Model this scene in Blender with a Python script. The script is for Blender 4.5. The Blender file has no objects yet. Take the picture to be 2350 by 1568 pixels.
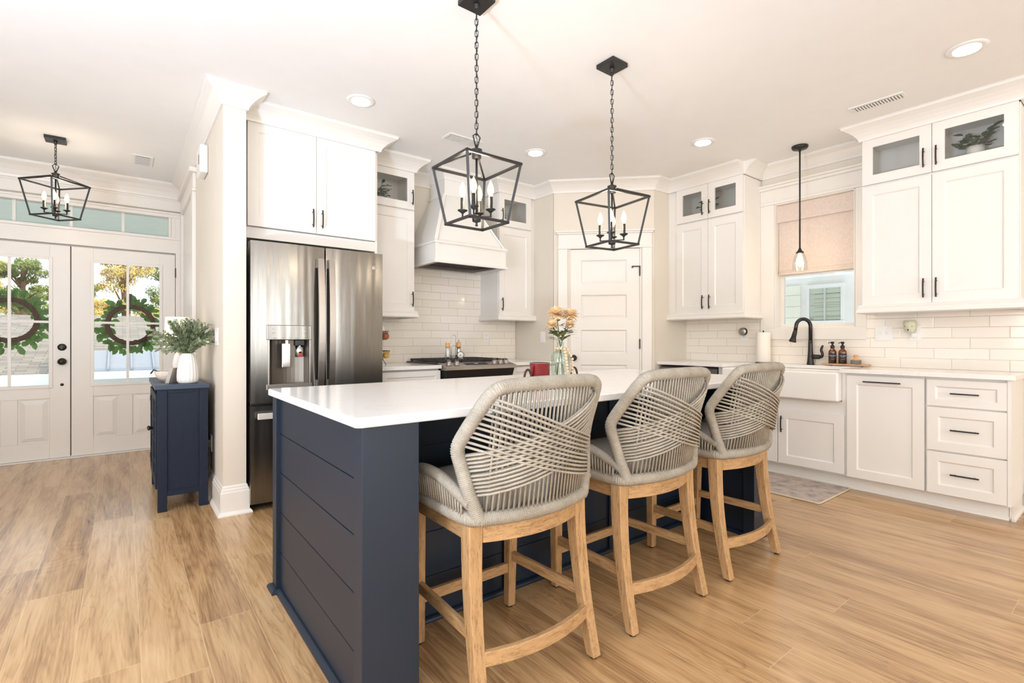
import bpy, bmesh, math, random
from mathutils import Vector, Matrix
R = math.radians
PI = math.pi
random.seed(7)
sc = bpy.context.scene
col = sc.collection

# ------------------------------------------------------------ camera, world, light, exposure
cam_d = bpy.data.cameras.new('camera'); cam = bpy.data.objects.new('camera', cam_d); col.objects.link(cam)
cam_d.sensor_width = 36.0; cam_d.lens = 36.0 * 1147.5 / 2350.0
cam_d.shift_y = -(784.0 - 779.4) / 2350.0
cam_d.clip_start = 0.02; cam_d.clip_end = 300
cam.location = (0, 0, 1.135); cam.rotation_euler = (R(90), 0, -0.66107)
sc.camera = cam
sc.view_settings.view_transform = 'Standard'; sc.view_settings.look = 'None'
sc.view_settings.exposure = -0.09; sc.view_settings.gamma = 1.0; sc.view_settings.use_curve_mapping = False
sc.cycles.max_bounces = 8; sc.cycles.diffuse_bounces = 4; sc.cycles.glossy_bounces = 4
sc.cycles.transmission_bounces = 6; sc.cycles.transparent_max_bounces = 12
sc.cycles.caustics_reflective = False; sc.cycles.caustics_refractive = False
sc.cycles.use_denoising = True; sc.cycles.sample_clamp_indirect = 4.0
sc.cycles.use_adaptive_sampling = True; sc.cycles.adaptive_threshold = 0.03

world = bpy.data.worlds.new('sky'); sc.world = world; world.use_nodes = True
wn = world.node_tree; wn.nodes.clear()
wo = wn.nodes.new('ShaderNodeOutputWorld'); wb = wn.nodes.new('ShaderNodeBackground')
wb.inputs[0].default_value = (0.86, 0.93, 1.0, 1); wb.inputs[1].default_value = 2.4
wn.links.new(wb.outputs[0], wo.inputs[0])

def light(name, kind, loc, power, color=(1, 1, 1), size=0.1, size_y=None, aim=None, spread=None, radius=None):
    d = bpy.data.lights.new(name, kind); d.energy = power; d.color = color
    o = bpy.data.objects.new(name, d); col.objects.link(o); o.location = loc
    if kind == 'AREA':
        d.size = size
        if size_y: d.shape = 'RECTANGLE'; d.size_y = size_y
        else: d.shape = 'DISK'
        if spread: d.spread = spread
    if kind in ('POINT', 'SPOT'): d.shadow_soft_size = radius or 0.05
    if aim is not None: o.rotation_euler = Vector(aim).to_track_quat('-Z', 'Y').to_euler()
    return o
sun = light('sun', 'SUN', (0, 0, 20), 3.0, (1.0, 0.82, 0.60), aim=(-0.50, 0.72, -0.40)); sun.data.angle = R(0.6)
# daylight through the windows of the living room behind the camera and on its left side
DAY = (0.90, 0.95, 1.0)
BACKWIN = [(-3.9, 1.9), (-1.07, 0.7), (1.55, 1.1), (2.62, 0.34), (3.55, 0.26)]
for wx, ww in BACKWIN:
    light('window_daylight', 'AREA', (wx, -4.93, 1.45), 58 * ww, (0.95, 0.95, 0.92), ww, 2.1, aim=(0, 1, 0))
light('window_daylight', 'AREA', (-4.93, 0.4, 1.45), 165, (0.95, 0.93, 0.90), 2.6, 2.1, aim=(1, 0, 2.2))

# added upward fill lights to brighten the ceiling; their drums are made up too
UP_FILL = [(-2.0, 0.5, 0.34), (0.7, -1.5, 0.34)]
for ux, uy, uz in UP_FILL:
    light('ceiling_fill', 'AREA', (ux, uy, uz + 0.002), (250, 12)[ux > 0], (0.76, 0.98, 1.30), 0.5, aim=(0, 0, 1))

# ------------------------------------------------------------ materials
def srgb(r, g, b):
    f = lambda c: (c / 255 / 12.92) if c / 255 <= 0.04045 else ((c / 255 + 0.055) / 1.055) ** 2.4
    return (f(r), f(g), f(b), 1)
def nodes(name):
    m = bpy.data.materials.new(name); m.use_nodes = True
    nt = m.node_tree; b = nt.nodes['Principled BSDF']
    return m, nt, b
def N(nt, t, **kw):
    n = nt.nodes.new(t)
    for k, v in kw.items(): setattr(n, k, v)
    return n
def L(nt, a, b): nt.links.new(a, b)
def ramp(nt, fac, stops):
    r = N(nt, 'ShaderNodeValToRGB'); e = r.color_ramp.elements
    while len(e) > 1: e.remove(e[0])
    e[0].position, e[0].color = stops[0][0], stops[0][1]
    for p, c in stops[1:]:
        x = e.new(p); x.color = c
    L(nt, fac, r.inputs[0]); return r.outputs[0]
def mth(nt, op, a, b=None, c=None):
    n = N(nt, 'ShaderNodeMath', operation=op)
    for i, v in enumerate((a, b, c)):
        if v is None: continue
        if isinstance(v, (int, float)): n.inputs[i].default_value = v
        else: L(nt, v, n.inputs[i])
    return n.outputs[0]
def noise(nt, vec, scale, detail=3, rough=0.5, dist=0.0):
    n = N(nt, 'ShaderNodeTexNoise'); n.inputs['Scale'].default_value = scale; n.inputs['Detail'].default_value = detail
    n.inputs['Roughness'].default_value = rough; n.inputs['Distortion'].default_value = dist
    if vec is not None: L(nt, vec, n.inputs['Vector'])
    return n
def mapping(nt, scale=(1, 1, 1), src='Object'):
    tc = N(nt, 'ShaderNodeTexCoord'); mp = N(nt, 'ShaderNodeMapping'); mp.inputs['Scale'].default_value = scale
    L(nt, tc.outputs[src], mp.inputs[0]); return mp.outputs[0]
def bump(nt, b, h, strength=0.2, dist=0.002):
    n = N(nt, 'ShaderNodeBump'); n.inputs['Strength'].default_value = strength; n.inputs['Distance'].default_value = dist
    L(nt, h, n.inputs['Height']); L(nt, n.outputs[0], b.inputs['Normal'])
def paint(name, c, rough=0.5, metal=0.0, var=0.03, nscale=6.0, bmp=0.0, bscale=200, spec=0.5, coat=0.0):
    m, nt, b = nodes(name)
    v = mapping(nt)
    n = noise(nt, v, nscale)
    lo = tuple(x * (1 - var) for x in c[:3]) + (1,); hi = tuple(min(1, x * (1 + var)) for x in c[:3]) + (1,)
    L(nt, ramp(nt, n.outputs[0], [(0.3, lo), (0.7, hi)]), b.inputs['Base Color'])
    b.inputs['Roughness'].default_value = rough; b.inputs['Metallic'].default_value = metal
    b.inputs['Specular IOR Level'].default_value = spec; b.inputs['Coat Weight'].default_value = coat
    if bmp:
        n2 = noise(nt, v, bscale, 2); bump(nt, b, n2.outputs[0], bmp, 0.001)
    return m
def wood(name, c1, c2, scale=(1, 1, 1), rough=0.5, bmp=0.15):
    m, nt, b = nodes(name)
    v = mapping(nt, scale)
    n = noise(nt, v, 6, 6, 0.65, 0.6); n2 = noise(nt, v, 30, 3, 0.6)
    f = mth(nt, 'MULTIPLY_ADD', n2.outputs[0], 0.4, mth(nt, 'MULTIPLY', n.outputs[0], 0.6))
    L(nt, ramp(nt, f, [(0.34, c1), (0.5, c2), (0.62, tuple(min(1, x * 1.12) for x in c2[:3]) + (1,))]), b.inputs['Base Color'])
    b.inputs['Roughness'].default_value = rough; b.inputs['Specular IOR Level'].default_value = 0.3
    bump(nt, b, f, bmp, 0.002)
    return m
def emit(name, c, s):
    m = bpy.data.materials.new(name); m.use_nodes = True; nt = m.node_tree; nt.nodes.clear()
    o = N(nt, 'ShaderNodeOutputMaterial'); e = N(nt, 'ShaderNodeEmission'); e.inputs[0].default_value = c; e.inputs[1].default_value = s
    L(nt, e.outputs[0], o.inputs[0]); return m
def pane(name, tint=(1, 1, 1, 1), refl=0.06, rough=0.0):
    m = bpy.data.materials.new(name); m.use_nodes = True; nt = m.node_tree; nt.nodes.clear()
    o = N(nt, 'ShaderNodeOutputMaterial'); t = N(nt, 'ShaderNodeBsdfTransparent'); g = N(nt, 'ShaderNodeBsdfGlossy'); mx = N(nt, 'ShaderNodeMixShader')
    t.inputs[0].default_value = tint; g.inputs['Roughness'].default_value = rough
    lw = N(nt, 'ShaderNodeLayerWeight'); lw.inputs[0].default_value = 0.25
    L(nt, mth(nt, 'MULTIPLY_ADD', lw.outputs['Fresnel'], 0.30, refl), mx.inputs[0])
    L(nt, t.outputs[0], mx.inputs[1]); L(nt, g.outputs[0], mx.inputs[2]); L(nt, mx.outputs[0], o.inputs[0]); return m

M = {}
M['wall'] = paint('wall_paint', srgb(226, 217, 203), 0.7, var=0.01, bmp=0.05, bscale=400)
M['ceil'] = paint('ceiling_paint', srgb(246, 244, 241), 0.8, var=0.01, bmp=0.05, bscale=300)
M['trim'] = paint('white_trim_paint', srgb(238, 233, 226), 0.35, var=0.01)
M['cab'] = paint('white_cabinet_paint', srgb(238, 234, 228), 0.32, var=0.01)
M['cab_in'] = paint('cabinet_interior', srgb(240, 237, 232), 0.5, var=0.01)
M['navy'] = paint('navy_island_paint', srgb(24, 38, 54), 0.42, var=0.05, bmp=0.03, bscale=120)
M['black'] = paint('black_metal', srgb(46, 45, 44), 0.42, metal=0.3, var=0.05)
M['blackplastic'] = paint('black_plastic', srgb(30, 30, 30), 0.35, var=0.05)
M['bronze'] = paint('dark_bronze_metal', srgb(52, 50, 47), 0.3, metal=0.6, var=0.05)
M['iron'] = paint('cast_iron', srgb(38, 37, 36), 0.55, var=0.06)
M['chrome'] = paint('chrome', srgb(205, 205, 205), 0.12, metal=1, var=0.01)
M['steelplain'] = paint('satin_steel', srgb(178, 172, 166), 0.3, metal=1, var=0.01)
M['brightsteel'] = paint('bright_satin_steel', srgb(226, 224, 222), 0.45, metal=0.6, var=0.01)
M['steel2'] = paint('dull_recess_steel', srgb(122, 116, 108), 0.42, metal=0.9, var=0.03)
M['fireclay'] = paint('white_fireclay', srgb(247, 244, 238), 0.12, var=0.005)
M['plastic_white'] = paint('white_plastic', srgb(242, 240, 236), 0.35, var=0.005)
M['ceramic'] = paint('matte_white_ceramic', srgb(236, 232, 226), 0.55, var=0.01)
M['bowlwood'] = wood('pale_wood', srgb(205, 190, 172), srgb(228, 216, 200), (3, 3, 12), 0.6)
M['clay'] = paint('terracotta_beige', srgb(214, 196, 178), 0.7)
M['cushion'] = paint('grey_cushion_fabric', srgb(182, 178, 170), 0.9, var=0.05, nscale=40, bmp=0.3, bscale=900)
M['shade_fabric'] = paint('woven_shade_fabric', srgb(224, 208, 197), 0.9, var=0.06, nscale=60, bmp=0.3, bscale=500)
M['lampshade'] = None
M['mesh_oak'] = wood('oak_wood', srgb(130, 97, 64), srgb(186, 149, 106), (14, 14, 1.6), 0.5)
M['oak_y'] = wood('oak_wood_long_y', srgb(130, 97, 64), srgb(186, 149, 106), (14, 1.6, 14), 0.5)
M['oak_x'] = wood('oak_wood_long_x', srgb(130, 97, 64), srgb(186, 149, 106), (1.6, 14, 14), 0.5)
M['acacia'] = wood('acacia_wood', srgb(160, 112, 80), srgb(206, 160, 124), (12, 3, 12), 0.45)
M['beech'] = wood('beech_wood', srgb(188, 130, 78), srgb(222, 170, 118), (6, 6, 20), 0.5)
M['bead'] = paint('pale_wood_beads', srgb(232, 198, 160), 0.55, var=0.06, nscale=30)
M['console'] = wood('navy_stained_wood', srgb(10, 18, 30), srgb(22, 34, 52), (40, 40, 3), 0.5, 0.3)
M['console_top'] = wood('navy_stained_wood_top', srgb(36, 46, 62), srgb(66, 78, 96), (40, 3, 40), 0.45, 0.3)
M['leaf'] = paint('boxwood_leaf', srgb(150, 163, 130), 0.5, var=0.35, nscale=30)
M['leaf2'] = paint('dark_green_leaf', srgb(58, 92, 52), 0.45, var=0.3, nscale=12)
M['leaf3'] = paint('rubber_leaf', srgb(82, 104, 76), 0.45, var=0.25, nscale=12)
M['flowerleaf'] = paint('flower_leaf', srgb(92, 102, 48), 0.55, var=0.3, nscale=30)
M['stem'] = paint('green_stem', srgb(96, 112, 62), 0.6, var=0.1)
M['petal'] = paint('peach_petal', srgb(252, 216, 170), 0.6, var=0.12, nscale=60)
M['petal2'] = paint('orange_petal_core', srgb(236, 150, 70), 0.6, var=0.12, nscale=60)
M['twig'] = paint('brown_twig', srgb(74, 46, 34), 0.8, var=0.3, nscale=60, bmp=0.6, bscale=120)
M['redwax'] = paint('red_glass_candle', srgb(120, 6, 10), 0.15, var=0.05, coat=0.1)
M['wax'] = paint('candle_wax', srgb(150, 40, 40), 0.5)
M['greenware'] = paint('pale_green_ceramic', srgb(214, 212, 186), 0.4, var=0.08, nscale=40)
M['stone'] = paint('grey_stone', srgb(120, 118, 112), 0.7, var=0.1, nscale=60)
M['label'] = paint('matte_black_label', srgb(40, 40, 42), 0.6)
M['white_ink'] = paint('white_ink', srgb(235, 235, 232), 0.6)
M['grey_ink'] = paint('grey_ink', srgb(110, 108, 104), 0.6)
M['dark_gap'] = paint('dark_gap', srgb(28, 26, 25), 0.7)
M['fridge_side'] = paint('dark_grey_fridge_side', srgb(70, 68, 66), 0.4, metal=0.4)
M['redbtn'] = paint('red_plastic', srgb(180, 20, 24), 0.3)
M['onion'] = paint('red_apple_skin', srgb(172, 98, 64), 0.35, var=0.25, nscale=14)
M['potato'] = paint('yellow_onion_skin', srgb(226, 180, 92), 0.5, var=0.1, nscale=14)
M['bag'] = paint('white_bag', srgb(235, 232, 232), 0.6)
M['paper'] = paint('paper_towel', srgb(248, 240, 230), 0.9, var=0.01, bmp=0.3, bscale=150)
M['book'] = paint('grey_book_cover', srgb(180, 172, 162), 0.6)
M['salt'] = paint('salt', srgb(240, 238, 234), 0.9)
M['amber'] = pane('amber_glass', (0.55, 0.25, 0.08, 1), 0.10)
M['soap'] = paint('brown_soap', srgb(112, 62, 26), 0.2, var=0.15, coat=0.5)
M['glass'] = pane('window_glass', (0.97, 0.99, 0.99, 1), 0.015)
M['cabglass'] = pane('cabinet_glass', (0.97, 0.975, 0.97, 1), 0.04)
M['bottleglass'] = pane('pale_green_bottle_glass', (0.84, 0.92, 0.88, 1), 0.10)
M['clearglass'] = pane('clear_glass', (0.95, 0.96, 0.97, 1), 0.10)
M['bulb'] = emit('warm_bulb_glow', (1.0, 0.72, 0.42, 1), 2.6)
M['can'] = emit('recessed_lens_glow', (1.0, 0.93, 0.82, 1), 5.0)
M['display'] = emit('lit_digits', (0.9, 0.95, 1.0, 1), 1.0)
M['cord'] = paint('grey_cord', srgb(120, 112, 96), 0.5)
M['siding'] = None
# lamp shade that glows
m, nt, b = nodes('linen_lamp_shade'); b.inputs['Base Color'].default_value = srgb(245, 232, 210)
b.inputs['Roughness'].default_value = 0.9; b.inputs['Emission Color'].default_value = (1, 0.82, 0.58, 1); b.inputs['Emission Strength'].default_value = 0.7
M['lampshade'] = m

# quartz worktop with faint veins
m, nt, b = nodes('white_quartz'); v = mapping(nt, (1, 1, 1))
n1 = noise(nt, v, 1.6, 6, 0.6, 1.2)
d = mth(nt, 'ABSOLUTE', mth(nt, 'SUBTRACT', n1.outputs[0], 0.5))
L(nt, ramp(nt, d, [(0.0, srgb(241, 238, 233)), (0.018, srgb(246, 243, 239)), (1.0, srgb(247, 244, 240))]), b.inputs['Base Color'])
b.inputs['Roughness'].default_value = 0.13; M['quartz'] = m

# brushed stainless steel with the slight waviness of a pressed door
m, nt, b = nodes('brushed_stainless'); b.inputs['Metallic'].default_value = 1.0
v = mapping(nt, (60, 60, 1)); nb = noise(nt, v, 8, 3, 0.6)
L(nt, ramp(nt, nb.outputs[0], [(0.3, srgb(130, 128, 125)), (0.7, srgb(144, 142, 138))]), b.inputs['Base Color'])
b.inputs['Roughness'].default_value = 0.24
v2 = mapping(nt, (9.0, 1.0, 0.5)); nw = noise(nt, v2, 1.5, 1, 0.4)
bump(nt, b, nw.outputs[0], 0.5, 0.012); M['steel'] = m

# rope: braided strands
m, nt, b = nodes('grey_beige_rope'); v = mapping(nt, (1, 1, 1)); n1 = noise(nt, v, 620, 2, 0.6); n2 = noise(nt, v, 18, 2)
f = mth(nt, 'MULTIPLY_ADD', n2.outputs[0], 0.25, mth(nt, 'MULTIPLY', n1.outputs[0], 0.75))
L(nt, ramp(nt, f, [(0.30, srgb(128, 118, 102)), (0.5, srgb(170, 161, 146)), (0.62, srgb(194, 187, 173))]), b.inputs['Base Color'])
b.inputs['Roughness'].default_value = 0.85; bump(nt, b, n1.outputs[0], 0.5, 0.002); M['rope'] = m

# oak plank floor, boards running along Y
m, nt, b = nodes('oak_plank_floor')
geo = N(nt, 'ShaderNodeNewGeometry'); sx = N(nt, 'ShaderNodeSeparateXYZ'); L(nt, geo.outputs['Position'], sx.inputs[0])
W, LEN = 0.19, 1.85
xs = mth(nt, 'DIVIDE', mth(nt, 'SUBTRACT', sx.outputs[0], 0.05), W)
row = mth(nt, 'FLOOR', xs)
wn_ = N(nt, 'ShaderNodeTexWhiteNoise', noise_dimensions='1D'); L(nt, row, wn_.inputs['W'])
ys = mth(nt, 'ADD', mth(nt, 'DIVIDE', sx.outputs[1], LEN), mth(nt, 'MULTIPLY', wn_.outputs['Value'], 5.0))
cell = mth(nt, 'FLOOR', ys)
cv = N(nt, 'ShaderNodeCombineXYZ'); L(nt, row, cv.inputs[0]); L(nt, cell, cv.inputs[1])
wr = N(nt, 'ShaderNodeTexWhiteNoise', noise_dimensions='3D'); L(nt, cv.outputs[0], wr.inputs['Vector'])
rnd = wr.outputs['Value']
fx = mth(nt, 'FRACT', xs); fy = mth(nt, 'FRACT', ys)
ex = mth(nt, 'MULTIPLY', mth(nt, 'MINIMUM', fx, mth(nt, 'SUBTRACT', 1.0, fx)), W)
ey = mth(nt, 'MULTIPLY', mth(nt, 'MINIMUM', fy, mth(nt, 'SUBTRACT', 1.0, fy)), LEN)
edge = mth(nt, 'LESS_THAN', mth(nt, 'MINIMUM', ex, ey), 0.0016)
gv = N(nt, 'ShaderNodeCombineXYZ')
L(nt, mth(nt, 'MULTIPLY_ADD', rnd, 31.0, mth(nt, 'MULTIPLY', sx.outputs[0], 7.0)), gv.inputs[0])
L(nt, mth(nt, 'MULTIPLY_ADD', rnd, 17.0, mth(nt, 'MULTIPLY', sx.outputs[1], 0.62)), gv.inputs[1])
g1 = noise(nt, gv.outputs[0], 0.75, 2, 0.45, 0.9)                      # broad figure
rings = mth(nt, 'FRACT', mth(nt, 'MULTIPLY', g1.outputs[0], 30.0))   # cathedral lines
rings = mth(nt, 'ABSOLUTE', mth(nt, 'SUBTRACT', rings, 0.5))
gv2 = N(nt, 'ShaderNodeCombineXYZ')
L(nt, mth(nt, 'MULTIPLY_ADD', rnd, 9.0, mth(nt, 'MULTIPLY', sx.outputs[0], 90.0)), gv2.inputs[0])
L(nt, mth(nt, 'MULTIPLY', sx.outputs[1], 4.0), gv2.inputs[1])
g2 = noise(nt, gv2.outputs[0], 1.0, 4, 0.65)
g3 = noise(nt, gv.outputs[0], 2.2, 3, 0.5, 0.8)
lines = mth(nt, 'POWER', mth(nt, 'MULTIPLY', rings, 2.0), 0.45)
f = mth(nt, 'ADD', mth(nt, 'MULTIPLY', g2.outputs[0], 0.34), mth(nt, 'MULTIPLY', lines, 0.06))
f = mth(nt, 'ADD', f, mth(nt, 'MULTIPLY_ADD', g3.outputs[0], 0.38, 0.07))
f = mth(nt, 'ADD', f, mth(nt, 'MULTIPLY', mth(nt, 'SUBTRACT', rnd, 0.5), 0.10))
base = ramp(nt, f, [(0.26, srgb(104, 76, 50)), (0.40, srgb(164, 126, 86)), (0.51, srgb(199, 160, 113)), (0.66, srgb(216, 181, 137))])
vo = N(nt, 'ShaderNodeTexVoronoi'); vo.inputs['Scale'].default_value = 1.0
vm = N(nt, 'ShaderNodeCombineXYZ'); L(nt, mth(nt, 'MULTIPLY', sx.outputs[0], 3.2), vm.inputs[0]); L(nt, mth(nt, 'MULTIPLY', sx.outputs[1], 1.5), vm.inputs[1]); L(nt, vm.outputs[0], vo.inputs['Vector'])
kn = N(nt, 'ShaderNodeMapRange'); kn.inputs[1].default_value = 0.02; kn.inputs[2].default_value = 0.10; kn.inputs[3].default_value = 0.55; kn.inputs[4].default_value = 0.0
L(nt, vo.outputs['Distance'], kn.inputs[0])
# thin dark cracks that wander along the boards
g4 = noise(nt, gv.outputs[0], 0.9, 4, 0.6, 1.2); crk = N(nt, 'ShaderNodeMapRange'); crk.inputs[1].default_value = 0.0; crk.inputs[2].default_value = 0.011; crk.inputs[3].default_value = 0.30; crk.inputs[4].default_value = 0.0
L(nt, mth(nt, 'ABSOLUTE', mth(nt, 'SUBTRACT', g4.outputs[0], 0.56)), crk.inputs[0])
kall = mth(nt, 'MAXIMUM', kn.outputs[0], mth(nt, 'MULTIPLY', crk.outputs[0], mth(nt, 'GREATER_THAN', rnd, 0.35)))
mk = N(nt, 'ShaderNodeMix', data_type='RGBA'); L(nt, kall, mk.inputs['Factor']); L(nt, base, mk.inputs['A']); mk.inputs['B'].default_value = srgb(110, 76, 50)
me_ = N(nt, 'ShaderNodeMix', data_type='RGBA'); L(nt, mth(nt, 'MULTIPLY', edge, 0.40), me_.inputs['Factor']); L(nt, mk.outputs['Result'], me_.inputs['A']); me_.inputs['B'].default_value = srgb(232, 200, 160)  # pale seam colour paints in the highlights on the board bevels
L(nt, me_.outputs['Result'], b.inputs['Base Color'])
b.inputs['Roughness'].default_value = 0.24; b.inputs['Specular IOR Level'].default_value = 0.75
bump(nt, b, mth(nt, 'SUBTRACT', mth(nt, 'MULTIPLY', g2.outputs[0], 0.3), edge), 0.25, 0.0012)
M['floor'] = m

# subway tile 3x12 with a third-bond; ax = which world axis runs along the wall
def tile(name, ax):
    m, nt, b = nodes(name)
    geo = N(nt, 'ShaderNodeNewGeometry'); s = N(nt, 'ShaderNodeSeparateXYZ'); L(nt, geo.outputs['Position'], s.inputs[0])
    TL, TH = 0.305, 0.0775
    zz = mth(nt, 'DIVIDE', mth(nt, 'SUBTRACT', s.outputs[2], 0.914), TH); r = mth(nt, 'FLOOR', zz)
    uu = mth(nt, 'ADD', mth(nt, 'DIVIDE', s.outputs[ax], TL), mth(nt, 'MULTIPLY', r, 0.3333 if ax == 0 else -0.3333))
    fu = mth(nt, 'FRACT', uu); fz = mth(nt, 'FRACT', zz)
    eu = mth(nt, 'MULTIPLY', mth(nt, 'MINIMUM', fu, mth(nt, 'SUBTRACT', 1.0, fu)), TL)
    ez = mth(nt, 'MULTIPLY', mth(nt, 'MINIMUM', fz, mth(nt, 'SUBTRACT', 1.0, fz)), TH)
    e = mth(nt, 'MINIMUM', eu, ez)
    g = mth(nt, 'LESS_THAN', e, 0.0014)
    cc = N(nt, 'ShaderNodeCombineXYZ'); L(nt, mth(nt, 'FLOOR', uu), cc.inputs[0]); L(nt, r, cc.inputs[1])
    w = N(nt, 'ShaderNodeTexWhiteNoise', noise_dimensions='3D'); L(nt, cc.outputs[0], w.inputs['Vector'])
    cb = ramp(nt, w.outputs['Value'], [(0, srgb(243, 234, 222)), (1, srgb(248, 241, 231))])
    mx = N(nt, 'ShaderNodeMix', data_type='RGBA'); L(nt, g, mx.inputs['Factor']); L(nt, cb, mx.inputs['A']); mx.inputs['B'].default_value = srgb(205, 186, 164)
    L(nt, mx.outputs['Result'], b.inputs['Base Color'])
    b.inputs['Roughness'].default_value = 0.09
    mr = N(nt, 'ShaderNodeMapRange'); mr.inputs[1].default_value = 0.0; mr.inputs[2].default_value = 0.005; L(nt, e, mr.inputs[0])
    bump(nt, b, mr.outputs[0], 0.5, 0.002)
    return m
M['tile_x'] = tile('subway_tile_range_wall', 0); M['tile_y'] = tile('subway_tile_sink_wall', 1)

def roofing(name, c1, c2):
    m, nt, b = nodes(name)
    tc = N(nt, 'ShaderNodeTexCoord'); br = N(nt, 'ShaderNodeTexBrick'); L(nt, tc.outputs['Object'], br.inputs[0])
    br.inputs['Color1'].default_value = c1; br.inputs['Color2'].default_value = c2; br.inputs['Mortar'].default_value = tuple(x * 0.6 for x in c1[:3]) + (1,)
    br.inputs['Scale'].default_value = 1; br.inputs['Brick Width'].default_value = 0.33; br.inputs['Row Height'].default_value = 0.14; br.inputs['Mortar Size'].default_value = 0.006
    L(nt, br.outputs[0], b.inputs['Base Color']); b.inputs['Roughness'].default_value = 0.9
    return m
M['shingle'] = roofing('asphalt_shingle', srgb(128, 120, 112), srgb(158, 148, 136))
M['metalroof'] = paint('pale_metal_roof', srgb(150, 154, 162), 0.5, metal=0.1)
M['fascia'] = paint('white_fascia', srgb(238, 238, 236), 0.6)
def siding(name, c):
    m, nt, b = nodes(name)
    geo = N(nt, 'ShaderNodeNewGeometry'); s = N(nt, 'ShaderNodeSeparateXYZ'); L(nt, geo.outputs['Position'], s.inputs[0])
    fz = mth(nt, 'FRACT', mth(nt, 'DIVIDE', s.outputs[2], 0.16))
    g = mth(nt, 'LESS_THAN', fz, 0.07)
    mx = N(nt, 'ShaderNodeMix', data_type='RGBA'); L(nt, g, mx.inputs['Factor']); mx.inputs['A'].default_value = c; mx.inputs['B'].default_value = tuple(x * 0.72 for x in c[:3]) + (1,)
    L(nt, mx.outputs['Result'], b.inputs['Base Color']); b.inputs['Roughness'].default_value = 0.8
    return m
M['siding'] = siding('white_lap_siding', srgb(236, 238, 238)); M['siding_green'] = siding('pale_green_siding', srgb(238, 240, 226))
M['porchblue'] = paint('pale_blue_porch_ceiling', srgb(222, 230, 226), 0.7)
M['pine'] = paint('pine_needles', srgb(120, 134, 62), 0.8, var=0.45, nscale=3)
M['pine_gold'] = paint('autumn_gold_foliage', srgb(206, 182, 108), 0.8, var=0.35, nscale=3)
M['bark'] = paint('bark', srgb(110, 84, 62), 0.9, var=0.2, nscale=20)
M['ground'] = paint('ground_grass', srgb(150, 146, 110), 0.95, var=0.2)
# faded rug
m, nt, b = nodes('faded_rug'); v = mapping(nt, (1, 1, 1)); n1 = noise(nt, v, 9, 6, 0.7, 0.3); v2 = mapping(nt, (60, 6, 1)); n2 = noise(nt, v2, 3, 3, 0.7)
f = mth(nt, 'ADD', mth(nt, 'MULTIPLY', n1.outputs[0], 0.6), mth(nt, 'MULTIPLY', n2.outputs[0], 0.4))
L(nt, ramp(nt, f, [(0.38, srgb(122, 116, 116)), (0.50, srgb(190, 176, 166)), (0.62, srgb(206, 192, 180))]), b.inputs['Base Color']); b.inputs['Roughness'].default_value = 0.95
bump(nt, b, n2.outputs[0], 0.4, 0.002); M['rug'] = m
M['rug_edge'] = paint('cream_rug_binding', srgb(214, 202, 180), 0.9)

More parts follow.
